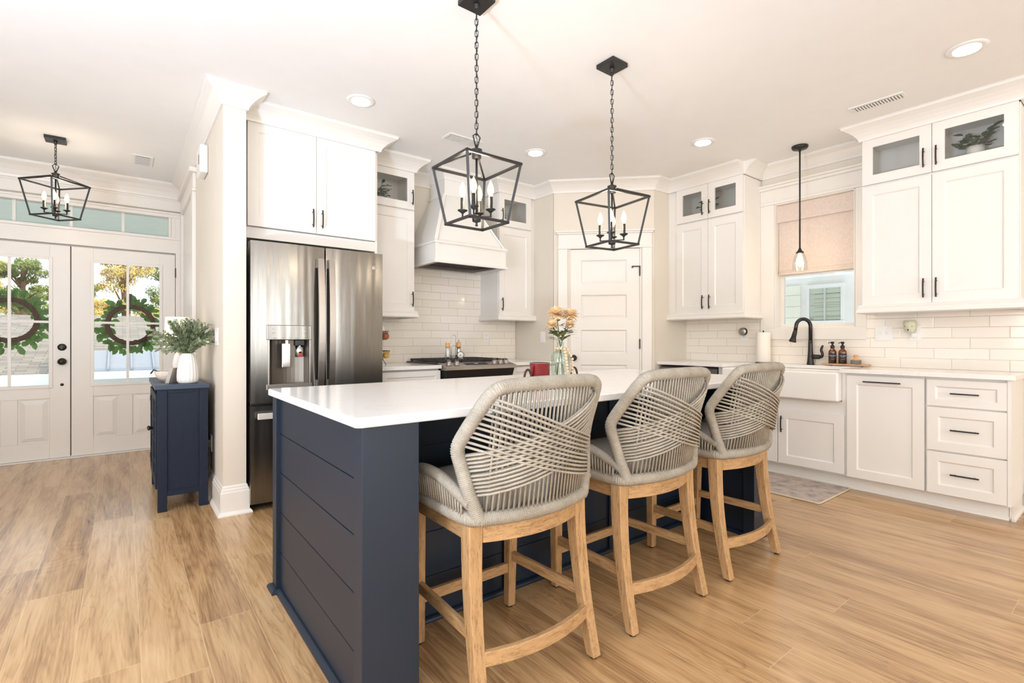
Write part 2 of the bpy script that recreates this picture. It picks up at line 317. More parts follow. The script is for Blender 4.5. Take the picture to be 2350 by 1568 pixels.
# ------------------------------------------------------------ mesh helpers
ORI = {}
def frame(o, u, w):
    """local (u, v, w) -> world; v is up, w points out of the surface"""
    u = Vector(u).normalized(); w = Vector(w).normalized(); v = Vector((0, 0, 1)); o = Vector(o)
    return lambda p: o + u * p[0] + v * p[1] + w * p[2]
class MB:
    def __init__(s, F=None): s.v = []; s.f = []; s.sm = []; s.F = F
    def pt(s, p):
        s.v.append(Vector(s.F(p)) if s.F else Vector(p)); return len(s.v) - 1
    def face(s, idx, smooth=False): s.f.append(list(idx)); s.sm.append(smooth)
    def poly(s, pts, smooth=False): s.face([s.pt(p) for p in pts], smooth)
    def box(s, x0, x1, y0, y1, z0, z1):
        i = [s.pt(p) for p in ((x0, y0, z0), (x1, y0, z0), (x1, y1, z0), (x0, y1, z0), (x0, y0, z1), (x1, y0, z1), (x1, y1, z1), (x0, y1, z1))]
        for q in ((3, 2, 1, 0), (4, 5, 6, 7), (0, 1, 5, 4), (1, 2, 6, 5), (2, 3, 7, 6), (3, 0, 4, 7)): s.face([i[k] for k in q])
        return s
    def hexa(s, bot, top):
        i = [s.pt(p) for p in bot] + [s.pt(p) for p in top]; n = len(bot)
        s.face([i[k] for k in range(n - 1, -1, -1)]); s.face([i[n + k] for k in range(n)])
        for k in range(n): s.face([i[k], i[(k + 1) % n], i[n + (k + 1) % n], i[n + k]])
        return s
    def rings(s, rings, closed=False, cap=True, smooth=True):
        ids = [[s.pt(p) for p in r] for r in rings]; n = len(ids[0]); m = len(ids)
        for a in range(m if closed else m - 1):
            A, B = ids[a], ids[(a + 1) % m]
            for k in range(n): s.face([A[k], A[(k + 1) % n], B[(k + 1) % n], B[k]], smooth)
        if cap and not closed: s.face(list(reversed(ids[0]))); s.face(ids[-1])
        return s
    def tube(s, path, r, n=8, closed=False, cap=True, smooth=True, flat=None):
        P = [Vector(p) for p in path]; m = len(P); out = []; up = None
        for i, p in enumerate(P):
            a = P[i - 1] if (i > 0 or closed) else p; c = P[(i + 1) % m] if (i < m - 1 or closed) else p
            t = (c - a)
            if t.length < 1e-9: t = Vector((0, 0, 1))
            t.normalize()
            if up is None: up = Vector((0, 0, 1)) if abs(t.z) < 0.9 else Vector((0, 1, 0))
            sd = t.cross(up)
            if sd.length < 1e-6: sd = t.cross(Vector((1, 0, 0)))
            sd.normalize(); up = sd.cross(t).normalized()
            rr = r[i] if isinstance(r, (list, tuple)) else (r(i, m) if callable(r) else r)
            fl = flat or 1.0
            out.append([p + sd * (math.cos(2 * PI * k / n) * rr) + up * (math.sin(2 * PI * k / n) * rr * fl) for k in range(n)])
        return s.rings(out, closed, cap, smooth)
    def lathe(s, c, prof, n=24, axis=(0, 0, 1), smooth=True, cap=True, mod=None):
        c = Vector(c); ax = Vector(axis).normalized()
        a = ax.cross(Vector((0, 1, 0)) if abs(ax.y) < 0.9 else Vector((1, 0, 0))).normalized(); b = ax.cross(a)
        rg = []
        for r, h in prof:
            rg.append([c + ax * h + (a * math.cos(2 * PI * k / n) + b * math.sin(2 * PI * k / n)) * (max(r, 1e-5) * (mod(2 * PI * k / n, h) if mod else 1)) for k in range(n)])
        return s.rings(rg, False, cap, smooth)
    def ball(s, c, r, n=12, sc_=(1, 1, 1)):
        c = Vector(c); m = max(6, n // 2 + 1)
        rg = [[(c.x + sc_[0] * r * math.sin(PI * j / m) * math.cos(2 * PI * k / n), c.y + sc_[1] * r * math.sin(PI * j / m) * math.sin(2 * PI * k / n), c.z + sc_[2] * r * math.cos(PI * j / m) * -1) for k in range(n)] for j in range(1, m)]
        return s.rings(rg, False, True, True)
    def bar(s, a, b, w, h=None, up=(0, 0, 1)):
        """square bar from a to b"""
        a = Vector(a); b = Vector(b); h = h or w; t = (b - a).normalized(); u = Vector(up)
        if abs(t.dot(u)) > 0.98: u = Vector((1, 0, 0))
        sd = t.cross(u).normalized() * w / 2; uu = sd.cross(t).normalized() * h / 2
        q = [sd + uu, sd - uu, -sd - uu, -sd + uu]
        return s.hexa([a + k for k in q], [b + k for k in q])
    def profile(s, path, prof, closed=False, cap=True, z=0):
        """sweep prof [(out, z)] along a 2-D path [(x, y)], out = to the left of travel, mitred"""
        n = len(path); rg = []
        for i in range(n):
            p = Vector((path[i][0], path[i][1]))
            d0 = d1 = None
            if i > 0 or closed: d0 = (p - Vector(path[i - 1][:2])).normalized()
            if i < n - 1 or closed: d1 = (Vector(path[(i + 1) % n][:2]) - p).normalized()
            d0 = d0 or d1; d1 = d1 or d0
            n0 = Vector((-d0.y, d0.x)); n1 = Vector((-d1.y, d1.x)); mm = (n0 + n1)
            mm = mm / max(1e-6, mm.dot(n0))
            rg.append([(p.x + mm.x * o, p.y + mm.y * o, z + h) for o, h in prof])
        return s.rings(rg, closed, cap, False)
    def build(s, name, mat, parent=None, bevel=0.0, seg=2, label=None, cat=None, group=None, kind=None, subd=0):
        me = bpy.data.meshes.new(name); ob = bpy.data.objects.new(name, me); col.objects.link(ob)
        if parent is not None: o = ORI.get(parent.name, Vector((0, 0, 0)))
        else:
            xs = [p.x for p in s.v]; ys = [p.y for p in s.v]; zs = [p.z for p in s.v]
            o = Vector(((min(xs) + max(xs)) / 2, (min(ys) + max(ys)) / 2, min(zs)))
            ob.location = o
        ORI[ob.name] = o.copy()
        me.from_pydata([tuple(p - o) for p in s.v], [], s.f)
        me.polygons.foreach_set('use_smooth', s.sm)
        if mat is not None: me.materials.append(mat)
        bm = bmesh.new(); bm.from_mesh(me); bmesh.ops.recalc_face_normals(bm, faces=bm.faces); bm.to_mesh(me); bm.free()
        me.update()
        if bevel:
            md = ob.modifiers.new('bevel', 'BEVEL'); md.width = bevel; md.segments = seg; md.limit_method = 'ANGLE'; md.angle_limit = R(40)
        if subd:
            md = ob.modifiers.new('sub', 'SUBSURF'); md.levels = subd; md.render_levels = subd
        if parent is not None: ob.parent = parent
        if label: ob['label'] = label
        if cat: ob['category'] = cat
        if group: ob['group'] = group
        if kind: ob['kind'] = kind
        return ob
def thing(name, label, cat, loc=(0, 0, 0), group=None, rz=0):
    o = bpy.data.objects.new(name, None); col.objects.link(o); o.location = loc; o.empty_display_size = 0.1; o.rotation_euler = (0, 0, rz)
    o['label'] = label; o['category'] = cat
    if group: o['group'] = group
    ORI[o.name] = Vector(loc); return o
def local(t):
    """build this thing in its own coordinates (used for kinds that are copied)"""
    ORI[t.name] = Vector((0, 0, 0)); return t
def dup(root, loc, label, rz=None, group=None):
    r = root.copy(); col.objects.link(r); r.location = loc; r['label'] = label
    if rz is not None: r.rotation_euler = (0, 0, rz)
    if group: r['group'] = group
    def rec(a, b):
        for ch in list(a.children):
            c = ch.copy(); col.objects.link(c); c.parent = b; rec(ch, c)
    rec(root, r); return r
def struct(mb, name, mat, parent=None, **k): return mb.build(name, mat, parent, kind=None if parent is not None else 'structure', **k)
def text_mb(mb, body, size, F, ex=0.0004, align='CENTER'):
    cu = bpy.data.curves.new('t', 'FONT'); cu.body = body; cu.size = size; cu.align_x = align; cu.align_y = 'CENTER'; cu.extrude = ex; cu.resolution_u = 3
    ob = bpy.data.objects.new('t', cu); me = bpy.data.meshes.new_from_object(ob)
    base = len(mb.v)
    for vv in me.vertices: mb.v.append(Vector(F((vv.co.x, vv.co.y, vv.co.z))))
    for p in me.polygons: mb.f.append([base + i for i in p.vertices]); mb.sm.append(False)
    bpy.data.objects.remove(ob); bpy.data.curves.remove(cu); bpy.data.meshes.remove(me)
    return mb
def lerp(a, b, t): return a + (b - a) * t
def arc(c, r, a0, a1, n, plane='xz'):
    out = []
    for i in range(n + 1):
        a = R(lerp(a0, a1, i / n)); u, v = r * math.cos(a), r * math.sin(a)
        out.append({'xz': (c[0] + u, c[1], c[2] + v), 'xy': (c[0] + u, c[1] + v, c[2]), 'yz': (c[0], c[1] + u, c[2] + v)}[plane])
    return out
def smooth_path(P, it=2, closed=False):
    P = [Vector(p) for p in P]
    for _ in range(it):
        Q = []; n = len(P)
        if not closed: Q.append(P[0])
        for i in range(n if closed else n - 1):
            a, b = P[i], P[(i + 1) % n]; Q += [a.lerp(b, .25), a.lerp(b, .75)]
        if not closed: Q.append(P[-1])
        P = Q
    return P
def resample(P, step, closed=False):
    P = [Vector(p) for p in P]
    if closed: P = P + [P[0]]
    Ls = [0]
    for i in range(1, len(P)): Ls.append(Ls[-1] + (P[i] - P[i - 1]).length)
    n = max(2, int(Ls[-1] / step)); out = []; j = 0
    for i in range(n if closed else n + 1):
        d = Ls[-1] * i / n
        while j < len(Ls) - 2 and Ls[j + 1] < d: j += 1
        t = (d - Ls[j]) / max(1e-9, Ls[j + 1] - Ls[j]); out.append(P[j].lerp(P[j + 1], t))
    return out
# shaker / panelled door leaf in frame coordinates (u, v, w)
def leaf(mb, u0, u1, v0, v1, w0=0.0, th=0.02, rail=0.07, depth=0.009, slope=0.008, hole=False):
    w1 = w0 + th
    o = [(u0, v0), (u1, v0), (u1, v1), (u0, v1)]; i = [(u0 + rail, v0 + rail), (u1 - rail, v0 + rail), (u1 - rail, v1 - rail), (u0 + rail, v1 - rail)]
    s_ = rail + slope; j = [(u0 + s_, v0 + s_), (u1 - s_, v0 + s_), (u1 - s_, v1 - s_), (u0 + s_, v1 - s_)]
    B = [mb.pt((a, b, w0)) for a, b in o]; T = [mb.pt((a, b, w1)) for a, b in o]; I = [mb.pt((a, b, w1)) for a, b in i]
    wd = w0 if hole else w1 - depth
    J = [mb.pt((a, b, wd)) for a, b in (i if hole else j)]
    for k in range(4):
        l = (k + 1) % 4
        mb.face([B[k], B[l], T[l], T[k]]); mb.face([T[k], T[l], I[l], I[k]]); mb.face([I[k], I[l], J[l], J[k]])
        if hole: mb.face([B[l], B[k], J[k], J[l]])
    if not hole: mb.face(J); mb.face(list(reversed(B)))
def pull(F, u, v, ln, vertical, parent, w=0.02, arch=0.012, thick=0.009):
    """bar pull with two posts, bowed outwards"""
    mb = MB(F); n = 8; pts = []
    for k in range(n + 1):
        t = k / n * 2 - 1; o = w + 0.024 + arch * (1 - t * t) * 0.6
        pts.append((u, v + t * ln / 2, o) if vertical else (u + t * ln / 2, v, o))
    for k in range(n):
        a, b = pts[k], pts[k + 1]; h = thick / 2
        if vertical:
            mb.hexa([(a[0] - h, a[1], a[2] - h * .7), (a[0] + h, a[1], a[2] - h * .7), (a[0] + h, a[1], a[2] + h * .7), (a[0] - h, a[1], a[2] + h * .7)],
                    [(b[0] - h, b[1], b[2] - h * .7), (b[0] + h, b[1], b[2] - h * .7), (b[0] + h, b[1], b[2] + h * .7), (b[0] - h, b[1], b[2] + h * .7)])
        else:
            mb.hexa([(a[0], a[1] - h, a[2] - h * .7), (a[0], a[1] + h, a[2] - h * .7), (a[0], a[1] + h, a[2] + h * .7), (a[0], a[1] - h, a[2] + h * .7)],
                    [(b[0], b[1] - h, b[2] - h * .7), (b[0], b[1] + h, b[2] - h * .7), (b[0], b[1] + h, b[2] + h * .7), (b[0], b[1] - h, b[2] + h * .7)])
    for sg in (-1, 1):
        o = w + 0.026
        a = (u, v + sg * ln * .34, w) if vertical else (u + sg * ln * .34, v, w)
        b = (a[0], a[1], o)
        mb.tube([a, b], 0.0035, 8)
    return mb.build('handle', M['black'], parent)

# ------------------------------------------------------------ room shell
ZC = 2.76
struct(MB().box(-5, 4.95, -5, 6.5, -0.05, 0.0), 'floor', M['floor'])
struct(MB().box(-5.1, 4.95, -5.1, 6.55, ZC, ZC + 0.12), 'ceiling', M['ceil'])
# wall carrying the fridge, ending in the white column
mb = MB().box(0.507, 0.64, 3.673, 6.52, 0, ZC); struct(mb, 'wall_foyer_right', M['wall'])
struct(MB().box(0.64, 3.62, 4.46, 4.6, 0, ZC), 'wall_range', M['wall'])
struct(MB().hexa([(3.52, 3.828, 0), (3.52, 4.46, 0), (3.65, 4.46, 0), (3.65, 3.85, 0)], [(3.52, 3.828, ZC), (3.52, 4.46, ZC), (3.65, 4.46, ZC), (3.65, 3.85, ZC)]), 'wall_pantry_left', M['wall'])
struct(MB().hexa([(4.232, 3.10, 0), (4.8, 3.10, 0), (4.8, 3.24, 0), (4.25, 3.24, 0)], [(4.232, 3.10, ZC), (4.8, 3.10, ZC), (4.8, 3.24, ZC), (4.25, 3.24, ZC)]), 'wall_pantry_right', M['wall'])
DG = frame((3.52, 3.82, 0), (0.7071, -0.7071, 0), (-0.7071, -0.7071, 0))      # pantry wall, u from its left corner
DL = 1.012
mb = MB(DG); mb.box(-0.0, 0.175, 0, ZC, -0.12, 0); mb.box(0.885, DL, 0, ZC, -0.12, 0); mb.box(0.175, 0.885, 2.065, ZC, -0.12, 0)
struct(mb, 'wall_pantry', M['wall'])
# sink wall with the window opening (y 1.524..2.174, z 1.245..2.40)
WY0, WY1, WZ0, WZ1 = 1.524, 2.174, 1.245, 2.39
mb = MB(); mb.box(4.8, 4.95, -5, WY0, 0, ZC); mb.box(4.8, 4.95, WY1, 3.24, 0, ZC); mb.box(4.8, 4.95, WY0, WY1, 0, WZ0); mb.box(4.8, 4.95, WY0, WY1, WZ1, ZC)
struct(mb, 'wall_right', M['wall'])
# front door wall: opening x -1.235..0.445 to z 2.045, transom z 2.205..2.415
mb = MB(); mb.box(-1.9, -1.25, 6.4, 6.52, 0, ZC); mb.box(0.45, 0.52, 6.4, 6.52, 0, ZC); mb.box(-1.25, 0.45, 6.4, 6.52, 2.43, ZC); mb.box(-1.25, 0.45, 6.4, 6.52, 2.05, 2.195)
mb.box(0.385, 0.45, 6.4, 6.52, 2.195, 2.43)
struct(mb, 'wall_front', M['wall'])
struct(MB().box(-1.9, -1.78, 3.7, 6.4, 0, ZC), 'wall_foyer_left', M['wall'])
struct(MB().box(-5, -1.9, 3.7, 3.82, 0, ZC), 'wall_back_left', M['wall'])
# walls behind the camera and far left, with window openings for the daylight
mb = MB(); e = [-5.0]
for wx, ww in BACKWIN: mb.box(e[-1], wx - ww / 2, -5.1, -5, 0, ZC); mb.box(wx - ww / 2, wx + ww / 2, -5.1, -5, 0, 0.4); mb.box(wx - ww / 2, wx + ww / 2, -5.1, -5, 2.5, ZC); e.append(wx + ww / 2)
mb.box(e[-1], 4.95, -5.1, -5, 0, ZC); struct(mb, 'wall_behind', M['wall'])
mb = MB(); mb.box(-5.1, -5, -5.1, -0.9, 0, ZC); mb.box(-5.1, -5, 1.7, 3.82, 0, ZC); mb.box(-5.1, -5, -.9, 1.7, 0, .4); mb.box(-5.1, -5, -.9, 1.7, 2.5, ZC); struct(mb, 'wall_left', M['wall'])
# unseen gable roof, added to cast its shadow on the houses outside
mb = MB(); mb.hexa([(-5.6, -5.8, 2.9), (5.6, -5.8, 2.9), (5.6, 8.9, 2.9), (-5.6, 8.9, 2.9)], [(-5.6, 1.4, 6.6), (5.6, 1.4, 6.6), (5.6, 1.6, 6.6), (-5.6, 1.6, 6.6)]); struct(mb, 'roof', M['shingle'])

# tile splashbacks
struct(MB().box(1.60, 3.51, 4.452, 4.46, 0.90, 1.90), 'tile_wall_range', M['tile_x'])
mb = MB(); mb.box(4.792, 4.8, 0.54, 1.445, 0.90, 1.40); mb.box(4.792, 4.8, 1.445, 2.30, 0.90, 1.136); mb.box(4.792, 4.8, 2.30, 3.10, 0.90, 1.40); struct(mb, 'tile_wall_sink', M['tile_y'])

# crown moulding
CROWN = [(0, -0.115), (0.012, -0.115), (0.016, -0.100), (0.024, -0.085), (0.042, -0.062), (0.064, -0.042), (0.088, -0.028), (0.104, -0.020), (0.104, -0.006), (0.110, -0.004), (0.110, 0.0), (0.0, 0.0)]
def crown(path, name, parent=None, scale=1.0, z=ZC - 0.001, mat=None):
    mb = MB(); mb.profile(path, [(o * scale, h * scale) for o, h in CROWN], z=z); return mb
# around the pantry corner and along the sink wall (walk so that the room is on the left)
struct(crown([(4.8, 2.30), (4.8, 1.37)][::-1], ''), 'trim_1', M['trim'])
struct(crown([(4.8, 3.10), (4.232, 3.10), (3.52, 3.82), (3.52, 4.46)], ''), 'trim_2', M['trim'])
struct(crown([(3.05, 4.46), (2.09, 4.46)], ''), 'trim_3', M['trim'])
struct(crown([(4.8, -5.0), (4.8, 0.5)], ''), 'trim_4', M['trim'])
# column crown: wraps the free end of the foyer wall
struct(crown([(0.64, 3.86), (0.64, 3.673), (0.507, 3.673), (0.507, 6.4), ], '', scale=1.0), 'trim_5', M['trim'])
BIG = [(0, -0.27), (0.03, -0.27), (0.03, -0.262), (0.022, -0.258), (0.022, -0.165), (0.03, -0.16), (0.03, -0.15), (0.045, -0.145), (0.05, -0.125), (0.075, -0.085), (0.11, -0.05), (0.15, -0.025), (0.155, -0.02), (0.155, 0.0), (0, 0)]
mb = MB(); mb.profile([(0.507, 6.4), (-1.78, 6.4)], BIG, z=ZC - 0.001); struct(mb, 'trim_6', M['trim'])
# baseboards
BASE = [(0, 0), (0.034, 0), (0.034, 0.008), (0.026, 0.022), (0.018, 0.026), (0.018, 0.145), (0.014, 0.155), (0.014, 0.163), (0.008, 0.172), (0.007, 0.182), (0.0, 0.19)]
mb = MB(); mb.profile([(0.64, 3.80), (0.64, 3.673), (0.507, 3.673), (0.507, 5.15)], BASE); struct(mb, 'baseboard_column', M['trim'])
mb = MB(); mb.profile([(4.8, -5.0), (4.8, 0.53)], BASE); struct(mb, 'baseboard_right', M['trim'])
mb = MB(); mb.profile([(4.8, 3.10), (4.232, 3.10)], BASE); struct(mb, 'baseboard_pantry', M['trim'])
# cased opening on the foyer wall
mb = MB(); mb.box(0.478, 0.507, 5.18, 5.30, 0, 2.44); mb.box(0.478, 0.507, 6.25, 6.37, 0, 2.44); mb.box(0.474, 0.507, 5.16, 6.39, 2.44, 2.46); mb.box(0.482, 0.507, 5.18, 6.37, 2.46, 2.60); mb.box(0.452, 0.507, 5.13, 6.40, 2.60, 2.64)
mb.box(0.499, 0.507, 5.30, 6.25, 0, 2.44)
struct(mb, 'trim_7', M['trim'], bevel=0.003)

# ------------------------------------------------------------ front doors, transom
FD = frame((0, 6.38, 0), (1, 0, 0), (0, -1, 0))
mb = MB(FD)
for a, b_ in ((-1.34, -1.235), (0.44, 0.52)): mb.box(a, b_, 0, 2.45, -0.02, 0.012)
mb.box(-1.34, 0.505, 2.045, 2.185, -0.019, 0.0135)
for a, b_ in ((2.185, 2.212), (2.418, 2.45)): mb.box(-1.34, 0.52, a, b_, -0.02, 0.022)
mb.box(0.378, 0.40, 2.212, 2.418, -0.02, 0.0215); mb.box(0.40, 0.44, 2.185, 2.45, -0.02, 0.012)
mb.box(-1.34, 0.505, 2.45, 2.47, -0.02, 0.03)
mb.box(0.424, 0.452, 0.0, 2.05, -0.10, -0.047); mb.box(-1.26, -1.222, 0.0, 2.05, -0.10, -0.047); mb.box(-1.222, 0.424, 2.02, 2.05, -0.10, -0.047)
struct(mb, 'trim_8', M['trim'], bevel=0.003)
mb = MB(FD); mb.box(-1.235, 0.44, 0.0, 0.012, -0.12, 0.035); struct(mb, 'trim_9', M['trim'], bevel=0.002)
# transom window
w = struct(MB(FD).box(-1.25, 0.385, 2.205, 2.425, -0.062, -0.056), 'window_1', M['glass'])
mb = MB(FD)
for u in (-1.185, -0.79, -0.395, 0.0): mb.box(u - 0.011, u + 0.011, 2.205, 2.425, -0.075, -0.045)
mb.build('muntins', M['trim'], w)
def door_leaf(n, u0, u1, hinge_right, label):
    g0, g1, gz0, gz1 = u0 + 0.16, u1 - 0.16, 0.70, 1.89
    if n == 1: g0, g1 = u0 + 0.145, u1 - 0.145
    if n == 2: g0, g1 = u0 + 0.162, u1 - 0.132
    mb = MB(FD); t0, t1 = -0.045, 0.0
    mb.box(u0, g0, 0.014, 2.03, t0, t1); mb.box(g1, u1, 0.014, 2.03, t0, t1); mb.box(g0, g1, gz1, 2.03, t0, t1)
    um = (u0 + u1) / 2
    # lower part with two raised panels
    p = [(u0 + 0.115, um - 0.055), (um + 0.055, u1 - 0.115)]; z0, z1 = 0.17, 0.58
    mb.box(g0, g1, z1, gz0, t0, t1); mb.box(g0, g1, 0.014, z0, t0, t1); mb.box(um - 0.055, um + 0.055, z0, z1, t0, t1)
    mb.box(g0, g1, z0, z1, t0, t1 - 0.012)
    for a, c in ((g0, p[0][0]), (p[1][1], g1)):
        if a < c: mb.box(a, c, z0, z1, t0, t1)
    for a, c in p:
        a, c = max(a, g0), min(c, g1)
        ring = lambda e, w_: [(a + e, z0 + e, w_), (c - e, z0 + e, w_), (c - e, z1 - e, w_), (a + e, z1 - e, w_)]
        A = [mb.pt(q) for q in ring(0.012, -0.012)]; B_ = [mb.pt(q) for q in ring(0.05, -0.001)]
        for k in range(4): mb.face([A[k], A[(k + 1) % 4], B_[(k + 1) % 4], B_[k]])
        mb.face(B_)
    # glazing bead
    for a, c, d_, e in ((g0 - .022, g0 + .006, gz0 - .022, gz1 + .022), (g1 - .006, g1 + .022, gz0 - .022, gz1 + .022)): mb.box(a, c, d_, e, 0, 0.010)
    mb.box(g0 + .006, g1 - .006, gz1 - .006, gz1 + .022, 0, 0.010); mb.box(g0 + .006, g1 - .006, gz0 - .022, gz0 + .006, 0, 0.010)
    d = struct(mb, 'door_%d' % n, M['trim'], bevel=0.0025)
    MB(FD).box(g0, g1, gz0, gz1, -0.026, -0.020).build('glass_pane', M['glass'], d)
    mb = MB(FD); gm = (g0 + g1) / 2
    mb.box(gm - .011, gm + .011, gz0, gz1, -0.019, -0.006); mb.box(g0, gm - .011, 1.29, 1.312, -0.019, -0.0065); mb.box(gm + .011, g1, 1.29, 1.312, -0.019, -0.0065); mb.build('muntins', M['trim'], d)
    if hinge_right:
        for z in (1.84, 1.02, 0.2): MB(FD).box(u1 - 0.002, u1 + 0.008, z - 0.05, z + 0.05, -0.004, 0.012).build('hinge', M['bronze'], d)
    return d
d1 = door_leaf(1, -1.232, -0.400, False, '')
d2 = door_leaf(2, -0.392, 0.436, True, '')
o = FD((-0.458, 0.925, 0)); MB().lathe(o, [(0.033, 0), (0.033, 0.006), (0.014, 0.012), (0.012, 0.03), (0.027, 0.042), (0.030, 0.055), (0.022, 0.068), (0.0, 0.071)], 24, (0, -1, 0)).build('door_knob', M['bronze'], d1)
o = FD((-0.458, 1.062, 0)); q = MB().lathe(o, [(0.033, 0), (0.033, 0.008), (0.026, 0.014), (0.0, 0.014)], 24, (0, -1, 0)); q.box(o.x - .005, o.x + .005, o.y - .028, o.y - .01, o.z - .018, o.z + .018); q.build('deadbolt', M['bronze'], d1)
o = FD((-0.458, 0.706, 0)); MB().lathe(o, [(0.013, 0), (0.013, 0.006), (0.0, 0.007)], 16, (0, -1, 0)).build('door_stud', M['bronze'], d1)
MB(FD).box(-0.3985, -0.3925, 0.02, 2.03, -0.04, -0.02).build('weather_strip', M['dark_gap'], d1)

# ------------------------------------------------------------ pantry door
mb = MB(DG); W0, W1 = 0.066, 0.990
mb.box(0.045, 0.142, 0, 2.065, 0, 0.02); mb.box(0.889, 0.985, 0, 2.065, 0, 0.02)
mb.box(0.040, 0.990, 2.065, 2.085, 0, 0.026); mb.box(0.045, 0.985, 2.085, 2.215, 0, 0.02); mb.box(0.028, 1.000, 2.215, 2.232, 0, 0.035); mb.box(0.018, 1.010, 2.232, 2.25, 0, 0.05)
mb.box(0.142, 0.15, 0, 2.065, -0.1, 0.004); mb.box(0.868, 0.889, 0, 2.065, -0.1, 0.004)
struct(mb, 'trim_10', M['trim'], bevel=0.003)
mb = MB(DG); a, c = 0.152, 0.866
pz = [(1.71, 1.95), (1.352, 1.594), (0.992, 1.235), (0.632, 0.877), (0.2, 0.52)]
mb.box(a, a + .125, 0.01, 2.06, -0.038, -0.002); mb.box(c - .125, c, 0.01, 2.06, -0.038, -0.002)
zz = [2.06] + [v for p in pz for v in (p[1], p[0])] + [0.01]
for k in range(0, len(zz), 2): mb.box(a + .125, c - .125, zz[k + 1], zz[k], -0.038, -0.002)
for z0, z1 in pz:
    A = [mb.pt(q) for q in ((a + .125, z0, -.002), (c - .125, z0, -.002), (c - .125, z1, -.002), (a + .125, z1, -.002))]
    e = .014; B_ = [mb.pt(q) for q in ((a + .125 + e, z0 + e, -.014), (c - .125 - e, z0 + e, -.014), (c - .125 - e, z1 - e, -.014), (a + .125 + e, z1 - e, -.014))]
    for k in range(4): mb.face([A[k], A[(k + 1) % 4], B_[(k + 1) % 4], B_[k]])
    e = .03; C_ = [mb.pt(q) for q in ((a + .125 + e, z0 + e, -.010), (c - .125 - e, z0 + e, -.010), (c - .125 - e, z1 - e, -.010), (a + .125 + e, z1 - e, -.010))]
    for k in range(4): mb.face([B_[k], B_[(k + 1) % 4], C_[(k + 1) % 4], C_[k]])
    mb.face(C_)
d3 = struct(mb, 'door_3', M['trim'])
o = DG((0.205, 0.945, -0.002)); MB().lathe(o, [(0.032, 0), (0.032, 0.006), (0.013, 0.012), (0.012, 0.032), (0.024, 0.042), (0.027, 0.054), (0.02, 0.066), (0, 0.069)], 24, (-1, -1, 0)).build('door_knob', M['bronze'], d3)
for z in (1.83, 1.09, 0.25): MB(DG).box(0.862, 0.874, z - .05, z + .05, -0.004, 0.012).build('hinge', M['bronze'], d3)
q = MB(DG); q.box(0.79, 0.872, 1.872, 1.882, 0.004, 0.012); q.box(0.79, 0.80, 1.862, 1.882, -0.002, 0.02); q.build('door_stop', M['bronze'], d3)

# ------------------------------------------------------------ sink window
SW = frame((4.8, 0, 0), (0, -1, 0), (-1, 0, 0))   # u = -y
mb = MB(SW)
mb.box(-2.30, -2.175, 1.24, 2.39, 0, 0.02); mb.box(-1.523, -1.445, 1.24, 2.39, 0, 0.02)
mb.box(-2.30, -1.445, 1.135, 1.24, 0, 0.022)
mb.box(-2.31, -1.40, 2.39, 2.415, 0, 0.03); mb.box(-2.30, -1.41, 2.415, 2.53, 0, 0.022); mb.box(-2.335, -1.40, 2.53, 2.555, 0, 0.045); mb.box(-2.34, -1.40, 2.555, 2.575, 0, 0.06)
mb.box(-2.174, -2.165, 1.24, 2.39, -0.13, 0.02); mb.box(-1.533, -1.524, 1.24, 2.39, -0.13, 0.02); mb.box(-2.174, -1.524, 1.236, 1.25, -0.13, 0.02); mb.box(-2.174, -1.524, 2.38, 2.39, -0.13, 0.02)
struct(mb, 'trim_11', M['trim'], bevel=0.003)
w = struct(MB(SW).box(-2.135, -1.555, 1.275, 2.37, -0.112, -0.106), 'window_2', M['glass'])
mb = MB(SW); mb.box(-2.165, -2.135, 1.25, 2.38, -0.125, -0.09); mb.box(-1.56, -1.533, 1.25, 2.38, -0.125, -0.09); mb.box(-2.135, -1.56, 1.25, 1.278, -0.125, -0.09); mb.box(-2.135, -1.56, 2.35, 2.38, -0.125, -0.09); mb.box(-2.135, -1.56, 1.72, 1.752, -0.125, -0.09)
mb.build('window_frame', M['trim'], w)
rs = thing('roman_shade', 'pinkish beige woven fabric blind half lowered over the sink window', 'window blind', (4.82, 1.85, 1.74))
mb = MB(SW); mb.box(-2.158, -1.542, 1.775, 2.30, -0.052, -0.046); mb.build('fabric', M['shade_fabric'], rs)
MB(SW).box(-2.17, -1.53, 2.222, 2.378, -0.032, -0.026).build('valance', M['shade_fabric'], rs)
MB(SW).box(-2.17, -1.53, 2.35, 2.378, -0.06, -0.033).build('headrail', M['plastic_white'], rs)
mb = MB(SW); mb.tube([(-2.16, 1.762, -0.045), (-1.54, 1.762, -0.045)], 0.014, 10); mb.box(-2.16, -1.54, 1.732, 1.775, -0.058, -0.036); mb.build('folded_hem', M['shade_fabric'], rs, bevel=0.006)

